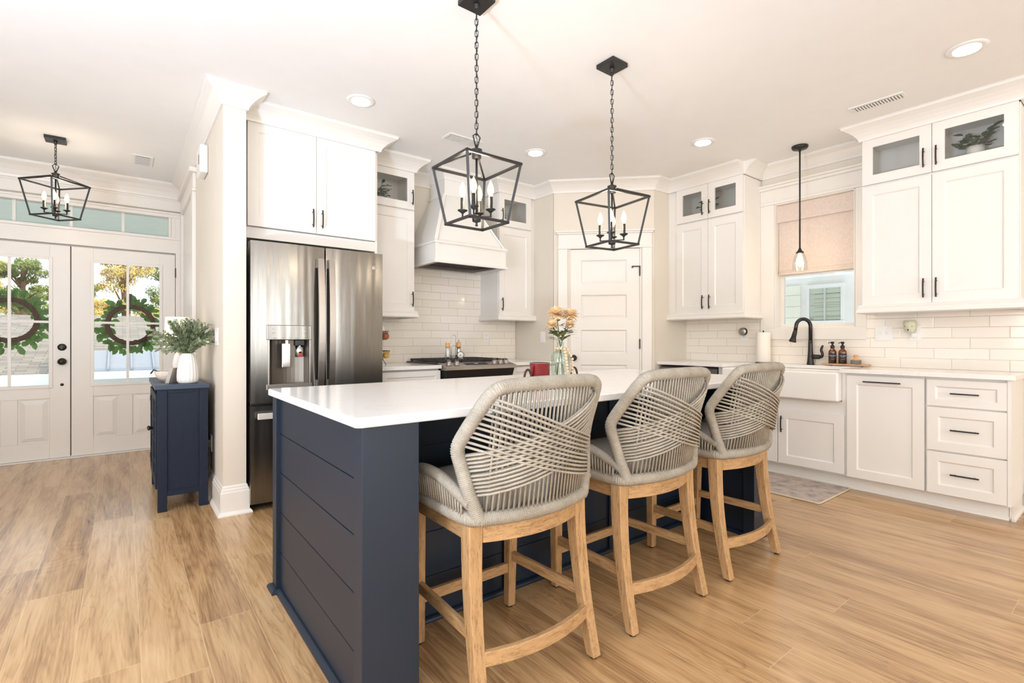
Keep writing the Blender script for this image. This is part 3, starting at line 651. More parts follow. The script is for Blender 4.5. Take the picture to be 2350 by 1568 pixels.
# ------------------------------------------------------------ upper cabinets
FR = frame((0, 4.12, 0), (1, 0, 0), (0, -1, 0))        # range-wall uppers, u = x
FS = frame((4.46, 0, 0), (0, -1, 0), (-1, 0, 0))       # sink-wall uppers, u = -y
def crown_part(path, parent, proj=1.0, base=ZC - 0.001):
    mb = MB(); mb.profile(path, [(o * proj, h) for o, h in CROWN], z=base); return mb.build('crown_molding', M['cab'], parent)
def upper(name, label, F, u0, u1, depth, splits, handles, plan, rootloc, back, sides_light=True):
    """two tiers of doors; glass tier above; F frame at the face, w<0 is into the cabinet"""
    t = thing(name, label, 'kitchen cabinet', rootloc)
    zb, zs, zt = 1.395, 2.295, 2.66
    mb = MB(F)
    mb.box(u0, u1, zb - 0.01, zs, -depth, -0.021)                       # lower closed carcass
    mb.box(u0, u0 + .018, zs, zt + .02, -depth, -0.021); mb.box(u1 - .018, u1, zs, zt + .02, -depth, -0.021)
    mb.box(u0, u1, zt - .02, zt + .08, -depth, -0.021)
    mb.build('carcass', M['cab'], t, bevel=0.0015)
    mb = MB(F); mb.box(u0 + .018, u1 - .018, zs, zt - .02, -depth, -depth + .01); mb.box(u0 + .018, u1 - .018, zs + .0, zs + .012, -depth, -.022); mb.build('interior', M['cab_in'], t)
    for i in range(len(splits) - 1):
        a, c = splits[i] + .0015, splits[i + 1] - .0015
        mb = MB(F); leaf(mb, a, c, zs + .012, zt - .008, -.02, hole=True, rail=0.068 if c - a > .3 else .062)
        d = mb.build('glass_door', M['cab'], t, bevel=0.0015)
        MB(F).box(a + .05, c - .05, zs + .06, zt - .06, -.014, -.011).build('glass_pane', M['cabglass'], d)
        mb = MB(F); leaf(mb, a, c, zb, zs - .004, -.02, rail=0.068); dl = mb.build('door', M['cab'], t, bevel=0.0015)
        hu = handles[i]
        if hu is not None:
            pull(F, hu, 2.413, .135, True, d, w=0); pull(F, hu, 1.498, .135, True, dl, w=0)
    crown_part(plan, t)
    return t
VAL = [(0, 0), (0.016, 0), (0.030, 0.008), (0.030, 0.018), (0.024, 0.026), (0.020, 0.040), (0.022, 0.05), (0.012, 0.062), (0, 0.066)]
def valance(path, parent): mb = MB(); mb.profile(path, VAL, z=1.330); return mb.build('light_rail', M['cab'], parent)

# left of the hood (partly behind the fridge)
t = upper('upper_cabinet', 'white upper cabinet between the steel refrigerator and the range hood, glass top door', FR, 1.64, 2.09, 0.335, [1.64, 2.085], [2.058], [(2.09, 4.459), (2.09, 4.118), (1.64, 4.118)], (1.86, 4.3, 1.33), 4.46)
valance([(2.088, 4.452), (2.088, 4.12), (1.64, 4.12)], t)
t = upper('upper_cabinet', 'white upper cabinet right of the range hood beside the pantry door', FR, 3.035, 3.475, 0.335, [3.038, 3.47], [3.068], [(3.518, 4.118), (3.035, 4.118), (3.035, 4.459)], (3.25, 4.3, 1.33), 4.46)
valance([(3.518, 4.12), (3.035, 4.12), (3.035, 4.452)], t)
MB(FR).box(3.475, 3.519, 1.39, 2.74, -.03, -.018).build('filler_strip', M['cab'], t)
# left of the window
t = upper('upper_cabinet', 'white upper cabinet left of the sink window, paired glass doors on top', FS, -3.045, -2.30, 0.332, [-3.0, -2.652, -2.305], [-2.70, -2.628], [(4.459, 2.298), (4.459, 3.099)][::1], (4.63, 2.67, 1.33), 4.8)
valance([(4.79, 2.302), (4.46, 2.302), (4.46, 3.099)], t)
MB(FS).box(-3.099, -3.0, 1.39, 2.74, -.03, -.016).build('filler_strip', M['cab'], t)
mb = MB(); mb.profile([(4.8, 2.298), (4.458, 2.298)], CROWN, z=ZC - .001); mb.build('crown_molding', M['cab'], t)
# right of the window
t = upper('upper_cabinet', 'white upper cabinet right of the sink window, potted plant behind its glass', FS, -1.378, -0.52, 0.332, [-1.376, -0.957, -0.525], [-1.0, -0.93], [(4.799, 0.518), (4.458, 0.518), (4.458, 1.38), (4.799, 1.38)], (4.63, 0.95, 1.33), 4.8)
valance([(4.79, 0.52), (4.46, 0.52), (4.46, 1.378), (4.79, 1.378)], t)

# cabinet over the refrigerator
t = thing('fridge_cabinet', 'deep white cabinet enclosing the top of the stainless refrigerator', 'kitchen cabinet', (1.13, 4.15, 1.84))
FF = frame((0, 3.86, 0), (1, 0, 0), (0, -1, 0))
mb = MB(); mb.box(0.642, 1.622, 3.882, 4.459, 1.845, 2.74); mb.box(1.602, 1.622, 3.86, 4.459, 0.0, 2.74); mb.box(0.642, 0.675, 3.862, 3.89, 0, 2.74)
mb.box(0.675, 1.602, 3.862, 3.89, 1.843, 1.92); mb.build('carcass', M['cab'], t, bevel=0.0015)
for a, c, h in ((0.678, 1.138, 1.111), (1.141, 1.60, 1.178)):
    mb = MB(FF); leaf(mb, a, c, 1.925, 2.655, 0.0, rail=0.07); d = mb.build('door', M['cab'], t, bevel=0.0015); pull(FF, h, 2.033, .135, True, d, w=.02)
mb = MB(); mb.profile([(1.626, 4.118), (1.626, 3.838), (0.642, 3.838)], [(o * 1.12, h) for o, h in CROWN], z=ZC - .001); mb.build('crown_molding', M['cab'], t)

# ------------------------------------------------------------ range hood
t = thing('range_hood', 'white painted wooden range hood tapering up to a narrow chimney above the stove', 'range hood', (2.565, 4.2, 1.82))
x0, x1, y0, y1 = 2.178, 2.952, 3.90, 4.455
mb = MB()
mb.box(x0, x1, y0, y0 + .03, 1.845, 2.0); mb.box(x0, x0 + .03, y0 + .03, y1, 1.845, 2.0); mb.box(x1 - .03, x1, y0 + .03, y1, 1.845, 2.0)
mb.hexa([(x0 + .012, y0 + .012, 2.015), (x1 - .012, y0 + .012, 2.015), (x1 - .012, y1, 2.015), (x0 + .012, y1, 2.015)], [(2.425, 4.165, 2.52), (2.705, 4.165, 2.52), (2.705, y1, 2.52), (2.425, y1, 2.52)])
mb.box(2.425, 2.705, 4.165, y1, 2.52, 2.74)
mb.build('body', M['cab'], t, bevel=0.002)
LIP = [(0, 0), (0.018, 0.0), (0.02, 0.012), (0.012, 0.024), (0, 0.028)]
def ring(px, z, prof, nm='trim_band'): mb = MB(); mb.profile(px, prof, z=z); return mb.build(nm, M['cab'], t)
P = [(x1, y1), (x1, y0), (x0, y0), (x0, y1)]
P = P[::-1]; P = [(x0, y1), (x0, y0), (x1, y0), (x1, y1)][::-1]
ring([(x1, y1), (x1, y0), (x0, y0), (x0, y1)][::1], 1.82, LIP); ring([(x1, y1), (x1, y0), (x0, y0), (x0, y1)], 1.995, LIP)
ring([(2.705, y1), (2.705, 4.165), (2.425, 4.165), (2.425, y1)], 2.51, [(0, 0), (.016, .004), (.016, .02), (0, .026)])
mb = MB(); mb.profile([(2.705, y1), (2.705, 4.165), (2.425, 4.165), (2.425, y1)], [(o * .8, h * .8) for o, h in CROWN], z=ZC - .001); mb.build('crown_molding', M['cab'], t)
# corner beads of band and taper
for x in (x0 - .004, x1 - .036): MB().box(x, x + .04, y0 - .006, y0 + .004, 1.845, 2.0).build('corner_batten', M['cab'], t)
for (a, c) in (((x0 + .010, y0 + .008, 2.02), (2.421, 4.161, 2.515)), ((x1 - .010, y0 + .008, 2.02), (2.709, 4.161, 2.515))): MB().bar(a, c, 0.03, 0.012).build('corner_batten', M['cab'], t)
mb = MB(); mb.box(x0 + .03, x1 - .03, y0 + .03, y1, 1.90, 1.91); mb.box(x0 + .03, x1 - .03, y0 + .03, y0 + .06, 1.83, 1.90); mb.box(x0 + .03, x0 + .06, y0 + .06, y1, 1.83, 1.90); mb.box(x1 - .06, x1 - .03, y0 + .06, y1, 1.83, 1.90); mb.box(x0 + .06, x1 - .06, y1 - .08, y1, 1.83, 1.90); mb.build('liner', M['steelplain'], t)
mb = MB()
for k in range(16): xx = x0 + .08 + k * .039; mb.hexa([(xx, y0 + .08, 1.862), (xx + .026, y0 + .08, 1.862), (xx + .026, y1 - .1, 1.862), (xx, y1 - .1, 1.862)], [(xx + .008, y0 + .08, 1.882), (xx + .018, y0 + .08, 1.882), (xx + .018, y1 - .1, 1.882), (xx + .008, y1 - .1, 1.882)])
mb.build('baffle_filter', M['iron'], t)

# ------------------------------------------------------------ base cabinets, range wall
FB = frame((0, 3.81, 0), (1, 0, 0), (0, -1, 0))
def base_range(label, a, c, loc):
    t = thing('base_cabinet', label, 'kitchen cabinet', loc)
    MB().box(a, c, 3.832, 4.45, 0.10, 0.883).build('carcass', M['cab'], t)
    MB().box(a, c, 3.90, 4.40, 0.0, 0.10).build('toe_kick', M['cab'], t)
    mb = MB(FB); leaf(mb, a + .004, c - .004, 0.715, 0.868, 0, rail=.045); d = mb.build('drawer', M['cab'], t); pull(FB, (a + c) / 2, .79, .13, False, d, w=.02)
    mb = MB(FB); leaf(mb, a + .004, c - .004, 0.11, 0.705, 0, rail=.068); d = mb.build('door', M['cab'], t); pull(FB, c - .04, .60, .13, True, d, w=.02)
base_range('white base cabinet left of the stove beside the refrigerator', 1.625, 2.168, (1.9, 4.14, 0))
base_range('white base cabinet right of the stove by the pantry corner', 2.95, 3.515, (3.23, 4.14, 0))
MB().box(1.623, 2.171, 3.775, 4.451, 0.884, 0.914).build('countertop', M['quartz'], None, bevel=.003, label='short white worktop between refrigerator and stove', cat='countertop')
MB().box(2.949, 3.518, 3.775, 4.451, 0.884, 0.914).build('countertop', M['quartz'], None, bevel=.003, label='short white worktop right of the stove by the pantry', cat='countertop')

# ------------------------------------------------------------ slide-in range
t = thing('gas_range', 'stainless slide-in gas range with black grates under the white hood', 'stove', (2.56, 4.12, 0))
rx0, rx1 = 2.176, 2.944
MB().box(rx0 + .004, rx1 - .004, 3.80, 4.445, 0.02, 0.90).build('body', M['blackplastic'], t)
MB().box(rx0 - .012, rx1 + .012, 3.862, 4.447, 0.915, 0.926).build('cooktop', M['blackplastic'], t, bevel=.003)
mb = MB(); mb.hexa([(rx0, 3.715, .868), (rx1, 3.715, .868), (rx1, 3.80, .868), (rx0, 3.80, .868)], [(rx0, 3.715, .893), (rx1, 3.715, .893), (rx1, 3.80, .893), (rx0, 3.80, .893)])
mb.hexa([(rx0, 3.715, .893), (rx1, 3.715, .893), (rx1, 3.865, .893), (rx0, 3.865, .893)], [(rx0, 3.722, .899), (rx1, 3.722, .899), (rx1, 3.865, .930), (rx0, 3.865, .930)])
mb.build('control_panel', M['steelplain'], t, bevel=.002)
mb = MB(); mb.hexa([(rx0 + .01, 3.762, .80), (rx1 - .01, 3.762, .80), (rx1 - .01, 3.80, .80), (rx0 + .01, 3.80, .80)], [(rx0 + .01, 3.735, .868), (rx1 - .01, 3.735, .868), (rx1 - .01, 3.80, .868), (rx0 + .01, 3.80, .868)]); mb.build('vent_trim', M['blackplastic'], t)
d = MB().box(rx0 + .006, rx1 - .006, 3.765, 3.80, 0.20, 0.795).build('oven_door', M['blackplastic'], t, bevel=.004)
mb = MB(); mb.tube([(rx0 + .05, 3.715, .745), (rx1 - .05, 3.715, .745)], .012, 10); mb.bar((rx0 + .08, 3.77, .745), (rx0 + .08, 3.715, .745), .016); mb.bar((rx1 - .08, 3.77, .745), (rx1 - .08, 3.715, .745), .016); mb.build('handle', M['steelplain'], d)
MB().box(rx0 + .006, rx1 - .006, 3.765, 3.80, 0.04, 0.19).build('drawer', M['steelplain'], t, bevel=.004)
kn_ = Vector((0, -0.2, 1)).normalized()
sl = lambda y: 0.899 + (y - 3.722) / 0.143 * 0.031
for x in (2.245, 2.325, 2.735, 2.805, 2.872):
    c = (x, 3.785, sl(3.785)); mb = MB(); mb.lathe(c, [(.026, 0), (.026, .005), (.022, .008), (.019, .03), (.014, .034), (0, .034)], 18, kn_)
    mb.bar((x - .004, 3.80, c[2] + .034), (x + .004, 3.768, c[2] + .030), .013, .024); mb.build('knob', M['steelplain'], t)
F5 = lambda p: Vector((2.54 + p[0], 3.79 + p[1] * .977 - p[2] * .2, sl(3.79) + .0008 + p[1] * .212 + p[2]))
dd = MB(F5).box(-.125, .115, -.028, .030, 0, .0012).build('display', M['label'], t)
mb = MB(); text_mb(mb, '5:21', .022, lambda p: F5((p[0], p[1] + .004, p[2] + .002))); mb.build('digits', M['display'], dd)
for gi in range(3):
    a = rx0 + .02 + gi * .2443; c = a + .2405; mb = MB()
    mb.box(a, c, 3.885, 3.897, .936, .952); mb.box(a, c, 4.413, 4.425, .936, .952); mb.box(a, a + .012, 3.897, 4.413, .936, .952); mb.box(c - .012, c, 3.897, 4.413, .936, .952)
    for k in range(1, 6): y = 3.89 + k * .088; mb.box(a + .012, c - .012, y, y + .010, .938, .954)
    mb.box((a + c) / 2 - .005, (a + c) / 2 + .005, 3.897, 4.413, .938, .954)
    for px_, py_ in ((a + .01, 3.895), (c - .01, 3.895), (a + .01, 4.415), (c - .01, 4.415)): mb.box(px_ - .007, px_ + .007, py_ - .007, py_ + .007, .926, .938)
    mb.build('grate', M['iron'], t)
for bx, by in ((2.30, 4.02), (2.30, 4.29), (2.56, 4.15), (2.82, 4.02), (2.82, 4.29)):
    MB().lathe((bx, by, .926), [(.045, 0), (.045, .004), (.032, .006), (.032, .009), (0, .0095)], 20).build('burner', M['iron'], t)

# on the range
zt_ = .954
t = thing('salt_mill', 'clear salt mill with wooden cap on the left of the stove top', 'salt mill', (2.36, 4.0, zt_))
MB().lathe((2.36, 4.0, zt_), [(.026, 0), (.024, .03), (.022, .075), (.019, .10), (.019, .103)], 20).build('body', M['clearglass'], t)
MB().lathe((2.36, 4.0, zt_ + .022), [(.021, 0), (.019, .06), (0, .061)], 16).build('salt', M['salt'], t)
MB().lathe((2.36, 4.0, zt_ + .103), [(.021, 0), (.0225, .01), (.021, .045), (.019, .05), (0, .05)], 20).build('cap', M['beech'], t)
t = thing('pepper_mill', 'pepper mill with wooden cap behind the round timer on the stove', 'pepper mill', (2.515, 4.06, zt_))
MB().lathe((2.515, 4.06, zt_), [(.028, 0), (.025, .04), (.021, .08), (.019, .105)], 20).build('body', M['chrome'], t)
MB().lathe((2.515, 4.06, zt_ + .105), [(.022, 0), (.0235, .01), (.022, .045), (.019, .052), (0, .053)], 20).build('cap', M['beech'], t)
MB().lathe((2.515, 4.06, zt_ + .158), [(.004, 0), (.004, .008), (.007, .012), (.006, .02), (0, .023)], 12).build('knob', M['chrome'], t)
t = thing('kitchen_timer', 'small round white dial timer in front of the pepper mill', 'timer', (2.487, 3.97, zt_))
MB().lathe((2.487, 3.985, zt_ + .034), [(.001, 0), (.033, .0), (.034, .022), (.031, .024), (0, .024)], 24, (-.5, -1, .15)).build('case', M['label'], t)
MB().lathe((2.487 - .0115, 3.985 - .0225, zt_ + .034 + .003), [(.029, 0), (.029, .0015), (0, .0015)], 24, (-.5, -1, .15)).build('dial', M['ceramic'], t)
MB().lathe((2.487 - .0125, 3.985 - .0245, zt_ + .034 + .003), [(.005, 0), (.005, .002), (0, .002)], 12, (-.5, -1, .15)).build('dial_hub', M['label'], t)
MB().box(2.470, 2.512, 3.975, 4.003, zt_, zt_ + .006).build('base', M['ceramic'], t)
t = thing('condiment_caddy', 'tall chrome wire caddy standing between the two mills', 'caddy', (2.44, 4.03, zt_))
mb = MB(); mb.tube(arc((2.44, 4.03, zt_ + .01), .036, 0, 354, 26, 'xy'), .002, 6, closed=True); mb.tube(arc((2.44, 4.03, zt_ + .035), .036, 0, 354, 26, 'xy'), .002, 6, closed=True)
mb.tube([(2.415, 4.03, zt_ + .01)] + [(2.415, 4.03, zt_ + .20)] + arc((2.44, 4.03, zt_ + .20), .025, 180, 0, 10) + [(2.465, 4.03, zt_ + .01)], .0022, 6); mb.tube([(2.415, 4.03, zt_ + .12), (2.465, 4.03, zt_ + .12)], .0018, 6)
mb.build('wire_frame', M['chrome'], t)
MB().lathe((2.44, 4.03, zt_), [(.034, 0), (.034, .03), (.033, .03), (.033, .004), (0, .004)], 20).build('glass_dish', M['clearglass'], t)
# wire fruit stand
fc = (1.748, 4.17)
t = thing('fruit_stand', 'two tier brown wire fruit stand half hidden by the refrigerator', 'fruit stand', (fc[0], fc[1], .914))
mb = MB()
for zb_, zr_, r0, r1 in ((.965, 1.035, .05, .112), (1.125, 1.205, .045, .10)):
    mb.tube([(fc[0] + r1 * math.cos(2 * PI * k / 30), fc[1] + r1 * math.sin(2 * PI * k / 30), zr_) for k in range(30)], .003, 6, closed=True)
    mb.tube([(fc[0] + r0 * math.cos(2 * PI * k / 20), fc[1] + r0 * math.sin(2 * PI * k / 20), zb_) for k in range(20)], .0025, 6, closed=True)
    for k in range(22):
        a = 2 * PI * k / 22; b2 = a + .25 * (1 if k % 2 else -1)
        mb.tube([(fc[0] + r0 * math.cos(b2), fc[1] + r0 * math.sin(b2), zb_), (fc[0] + (r0 * .35 + r1 * .65) * math.cos((a + b2) / 2), fc[1] + (r0 * .35 + r1 * .65) * math.sin((a + b2) / 2), zb_ + .03), (fc[0] + r1 * math.cos(a), fc[1] + r1 * math.sin(a), zr_)], .0015, 5)
for k in range(3):
    a = 2 * PI * k / 3 - .6; mb.tube([(fc[0] + .05 * math.cos(a), fc[1] + .05 * math.sin(a), .965), (fc[0] + .08 * math.cos(a), fc[1] + .08 * math.sin(a), .914)], .003, 6)
mb.tube([(fc[0], fc[1], .965), (fc[0], fc[1], 1.36)], .004, 8); mb.build('wire_frame', M['bronze'], t)
for k, (dx, dy, z, r, mm, nm, lb) in enumerate(((.062, -.03, 1.165, .038, 'onion', 'apple', 'reddish apple in the top basket of the wire stand'), (.055, .03, 1.166, .034, 'onion', 'apple', 'second reddish apple behind in the top basket'), (.07, -.035, .998, .032, 'potato', 'onion', 'yellow onion in the lower basket of the wire stand'), (.03, .045, .998, .032, 'potato', 'onion', 'yellow onion at the back of the lower wire basket'))):
    MB().ball((fc[0] + dx, fc[1] + dy, z), r, 16, (1, 1, .92)).build(nm, M[mm], None, label=lb, cat='fruit' if mm == 'onion' else 'vegetable')
MB().ball((fc[0] + .035, fc[1] - .0, 1.225), .04, 14, (1, 1, 1.0)).build('produce_bag', M['bag'], None, label='white knotted bag on top of the apples in the stand', cat='bag')

# wall plates
def plate(name, label, cat, F, u, v, w=.072, h=.118, kind='outlet', z=0.0):
    t = thing(name, label, cat, F((u, v, z)))
    MB(F).box(u - w / 2, u + w / 2, v - h / 2, v + h / 2, z, z + .006).build('cover_plate', M['plastic_white'], t, bevel=.002)
    if kind == 'outlet':
        for dv in (.022, -.022):
            d = MB(F).box(u - .017, u + .017, v + dv - .014, v + dv + .014, z + .006, z + .008).build('receptacle', M['plastic_white'], t, bevel=.002)
            mb = MB(F)
            for du in (-.006, .006): mb.box(u + du - .0012, u + du + .0012, v + dv - .001, v + dv + .008, z + .008, z + .0084)
            mb.box(u - .002, u + .002, v + dv - .009, v + dv - .005, z + .008, z + .0084); mb.build('slots', M['grey_ink'], d)
    else:
        n = 2 if w > .1 else 1
        for k in range(n):
            uu = u + (k - (n - 1) / 2) * .046
            if kind == 'toggle': MB(F).box(uu - .005, uu + .005, v - .012, v + .012, z + .006, z + .016).build('toggle', M['plastic_white'], t, bevel=.002)
            else: MB(F).box(uu - .016, uu + .016, v - .033, v + .033, z + .006, z + .009).build('rocker', M['plastic_white'], t, bevel=.001)
    return t
FW = frame((0, 4.452, 0), (1, 0, 0), (0, -1, 0)); FSW = frame((4.792, 0, 0), (0, -1, 0), (-1, 0, 0))
FP = frame((3.52, 0, 0), (0, -1, 0), (-1, 0, 0)); FL = frame((.507, 0, 0), (0, -1, 0), (-1, 0, 0))
plate('wall_outlet', 'white outlet on the tile between stove and pantry', 'outlet', FW, 3.105, 1.16)
plate('light_switch', 'white switch on the wall beside the flower vase and pantry', 'light switch', FP, -3.99, 1.16, kind='rocker')
plate('light_switch', 'white double toggle switch plate on the tile right of the window', 'light switch', FSW, -1.327, 1.185, w=.118, kind='toggle')
plate('wall_outlet', 'white outlet holding the pale green wax warmer', 'outlet', FSW, -1.128, 1.185)
plate('wall_outlet', 'white outlet under the round plug-in left of the paper towels', 'outlet', FSW, -2.462, 1.18)
plate('light_switch', 'white switch plate on the foyer wall beside the leafy vase', 'light switch', FL, -3.93, 1.155, w=.12, kind='rocker')
plate('wall_outlet', 'white outlet low on the foyer wall behind the navy console', 'outlet', FL, -4.20, .385)
t = thing('plug_in_speaker', 'round silver and black plug-in device on the outlet by the towels', 'plug-in device', (4.75, 2.465, 1.17))
MB().lathe((4.784, 2.462, 1.212), [(.036, 0), (.038, .01), (.038, .03), (0, .03)], 28, (-1, 0, 0)).build('body', M['label'], t)
MB().lathe((4.754, 2.462, 1.212), [(.037, 0), (.036, .007), (.033, .009), (0, .009)], 28, (-1, 0, 0)).build('face', M['steelplain'], t)
t = thing('wax_warmer', 'pale green ceramic wax warmer with small holes plugged in beside the switch', 'wax warmer', (4.74, 1.13, 1.17))
wc = (4.742, 1.15)
MB().lathe((wc[0], wc[1], 1.185), [(.012, 0), (.03, .01), (.038, .04), (.041, .07), (.037, .09), (.034, .094), (.030, .086), (.0, .08)], 28).build('cup', M['greenware'], t)
MB().box(4.752, 4.785, 1.112, 1.142, 1.15, 1.185).build('plug', M['plastic_white'], t, bevel=.004)
for dy, z, hh in ((.022, 1.235, .5), (-.022, 1.235, .5), (0.002, 1.208, 1.6)):
    yy = wc[1] + dy; xx = wc[0] - math.sqrt(max(0, (.0395 if z > 1.22 else .036) ** 2 - dy * dy))
    MB().ball((xx, yy, z), .0045, 10, (.6, 1, hh)).build('hole', M['dark_gap'], t)

# ------------------------------------------------------------ sink wall base run
FBS = frame((4.332, 0, 0), (0, -1, 0), (-1, 0, 0))
def carc(t, y0, y1, z0=.10, z1=.883): MB().box(4.333, 4.79, y0, y1, z0, z1).build('carcass', M['cab'], t)
t = thing('drawer_cabinet', 'white base cabinet with three drawers at the end of the sink run', 'kitchen cabinet', (4.56, .75, 0))
carc(t, .542, .962)
MB().box(4.31, 4.79, .541, .559, .10, .883).build('end_panel', M['cab'], t)
for z0, z1 in ((.690, .866), (.392, .680), (.103, .382)):
    mb = MB(FBS); leaf(mb, -.952, -.560, z0, z1, 0, rail=.060 if z1 - z0 > .2 else .045); d = mb.build('drawer', M['cab'], t, bevel=.0015); pull(FBS, -.758, (z0 + z1) / 2, .142, False, d, w=.012, arch=.002)
t = thing('pull_out_cabinet', 'tall-panelled white pull-out cabinet with one wide bar handle', 'kitchen cabinet', (4.56, 1.2, 0))
carc(t, .964, 1.432)
mb = MB(FBS); leaf(mb, -1.428, -.966, .103, .866, 0, rail=.064); d = mb.build('door', M['cab'], t, bevel=.0015); pull(FBS, -1.205, .825, .225, False, d, w=.02, arch=.002)
t = thing('sink_cabinet', 'white cabinet with two doors below the farmhouse sink', 'kitchen cabinet', (4.56, 1.92, 0))
mb = MB(); mb.box(4.333, 4.79, 1.434, 2.43, .10, .659); mb.box(4.333, 4.79, 1.434, 1.4665, .659, .883); mb.box(4.333, 4.79, 2.40, 2.43, .645, .883); mb.build('carcass', M['cab'], t)
for a, c, h in ((-2.425, -1.936, -1.968), (-1.930, -1.446, -1.896)):
    mb = MB(FBS); leaf(mb, a, c, .112, .556, 0, rail=.068); d = mb.build('door', M['cab'], t, bevel=.0015); pull(FBS, h, .438, .135, True, d, w=.02)
t = thing('dishwasher', 'stainless dishwasher under the counter left of the sink', 'dishwasher', (4.56, 2.77, 0))
MB().box(4.333, 4.79, 2.47, 3.085, .10, .875).build('body', M['blackplastic'], t)
d = MB().box(4.305, 4.333, 2.475, 3.08, .12, .862).build('door', M['steel'], t, bevel=.004)
mb = MB(); mb.tube([(4.27, 2.52, .80), (4.27, 3.035, .80)], .011, 10); mb.bar((4.305, 2.55, .80), (4.27, 2.55, .80), .014); mb.bar((4.305, 3.0, .80), (4.27, 3.0, .80), .014); mb.build('handle', M['steelplain'], d)
MB().box(4.31, 4.332, 2.476, 3.079, .8635, .874).build('control_strip', M['label'], t)
MB().box(4.332, 4.79, 2.432, 2.468, .10, .883).build('filler_panel', M['cab'], None, label='narrow white filler panel between sink cabinet and dishwasher', cat='cabinet panel')
MB().box(4.332, 4.79, 3.087, 3.098, .10, .883).build('filler_panel', M['cab'], None, label='narrow white filler panel between dishwasher and pantry wall', cat='cabinet panel')
mb = MB(); mb.box(4.39, 4.42, .56, 3.098, 0, .10); mb.profile([(4.39, .56), (4.39, 3.098)], [(0, 0), (.018, 0), (.016, .010), (.008, .018), (0, .02)]); mb.box(4.39, 4.80, .548, .562, 0, .10)
mb.profile([(4.8, .548), (4.372, .548)], [(0, 0), (.018, 0), (.016, .010), (.008, .018), (0, .02)]); struct(mb, 'baseboard_toe_kick', M['trim'])
# worktop with sink cut-out
mb = MB(); mb.box(4.272, 4.79, .518, 1.462, .884, .914); mb.box(4.68, 4.79, 1.462, 2.40, .884, .914); mb.box(4.272, 4.79, 2.40, 3.098, .884, .914)
mb.build('countertop', M['quartz'], None, bevel=.003, label='long white quartz worktop of the sink wall', cat='countertop')
t = thing('farmhouse_sink', 'white apron-front farmhouse sink below the window', 'sink', (4.45, 1.93, .66))
sx0, sx1, sy0, sy1 = 4.252, 4.69, 1.468, 2.394
mb = MB(); o = [(sx0, sy0), (sx1, sy0), (sx1, sy1), (sx0, sy1)]; i_ = [(sx0 + .045, sy0 + .035), (sx1 - .03, sy0 + .035), (sx1 - .03, sy1 - .035), (sx0 + .045, sy1 - .035)]
rr = []
for (pts, z) in ((o, .662), (o, .882), (i_, .882), (i_, .70)): rr.append([mb.pt((x, y, z)) for x, y in pts])
for a in range(3):
    for k in range(4): mb.face([rr[a][k], rr[a][(k + 1) % 4], rr[a + 1][(k + 1) % 4], rr[a + 1][k]])
mb.face(rr[3]); mb.face(rr[0][::-1]); mb.build('basin', M['fireclay'], t, bevel=.012, seg=3)
MB().lathe((4.48, 1.93, .70), [(.045, 0), (.045, .003), (.03, .002), (0, .001)], 24).build('drain', M['chrome'], t)

# faucet
t = thing('kitchen_faucet', 'black gooseneck pull-down faucet behind the farmhouse sink', 'faucet', (4.735, 1.845, .914))
fx_, fy_ = 4.735, 1.845
mb = MB(); mb.lathe((fx_, fy_, .914), [(.030, 0), (.030, .008), (.026, .03), (.022, .08), (.019, .13), (.018, .18), (.017, .215)], 24)
mb.build('body', M['bronze'], t)
dirx = Vector((-.72, .69, 0))
pth = [Vector((fx_, fy_, 1.12))]
for k in range(0, 13): a = PI - PI * k / 12; pth.append(Vector((fx_, fy_, 1.248)) + dirx * (.060 + .060 * math.cos(a)) + Vector((0, 0, .066 * math.sin(a))))
pth.append(pth[-1] + dirx * .008 + Vector((0, 0, -.045)))
MB().tube(pth, .0155, 14).build('spout', M['bronze'], t)
e0 = pth[-1]; ax = (dirx * .25 + Vector((0, 0, -1))).normalized()
d = MB().lathe(e0, [(.016, -.01), (.018, .01), (.020, .05), (.029, .085), (.029, .09), (.024, .094), (0, .094)], 22, ax).build('spray_head', M['bronze'], t)
MB().box(e0.x - .034, e0.x - .015, e0.y - .008, e0.y + .006, e0.z - .05, e0.z - .015).build('spray_button', M['blackplastic'], d, bevel=.003)
mb = MB(); mb.tube([(fx_, fy_, .985), (fx_, fy_ - .062, .985)], [.020, .019], 16); mb.ball((fx_, fy_ - .064, .985), .020, 14)
mb.tube(smooth_path([(fx_, fy_ - .066, .975), (fx_, fy_ - .094, .985), (fx_, fy_ - .094, 1.02), (fx_, fy_ - .082, 1.045), (fx_, fy_ - .098, 1.085)], 2), lambda i, m: .006 + .005 * math.sin(PI * i / m), 10)
mb.build('lever_handle', M['bronze'], t)

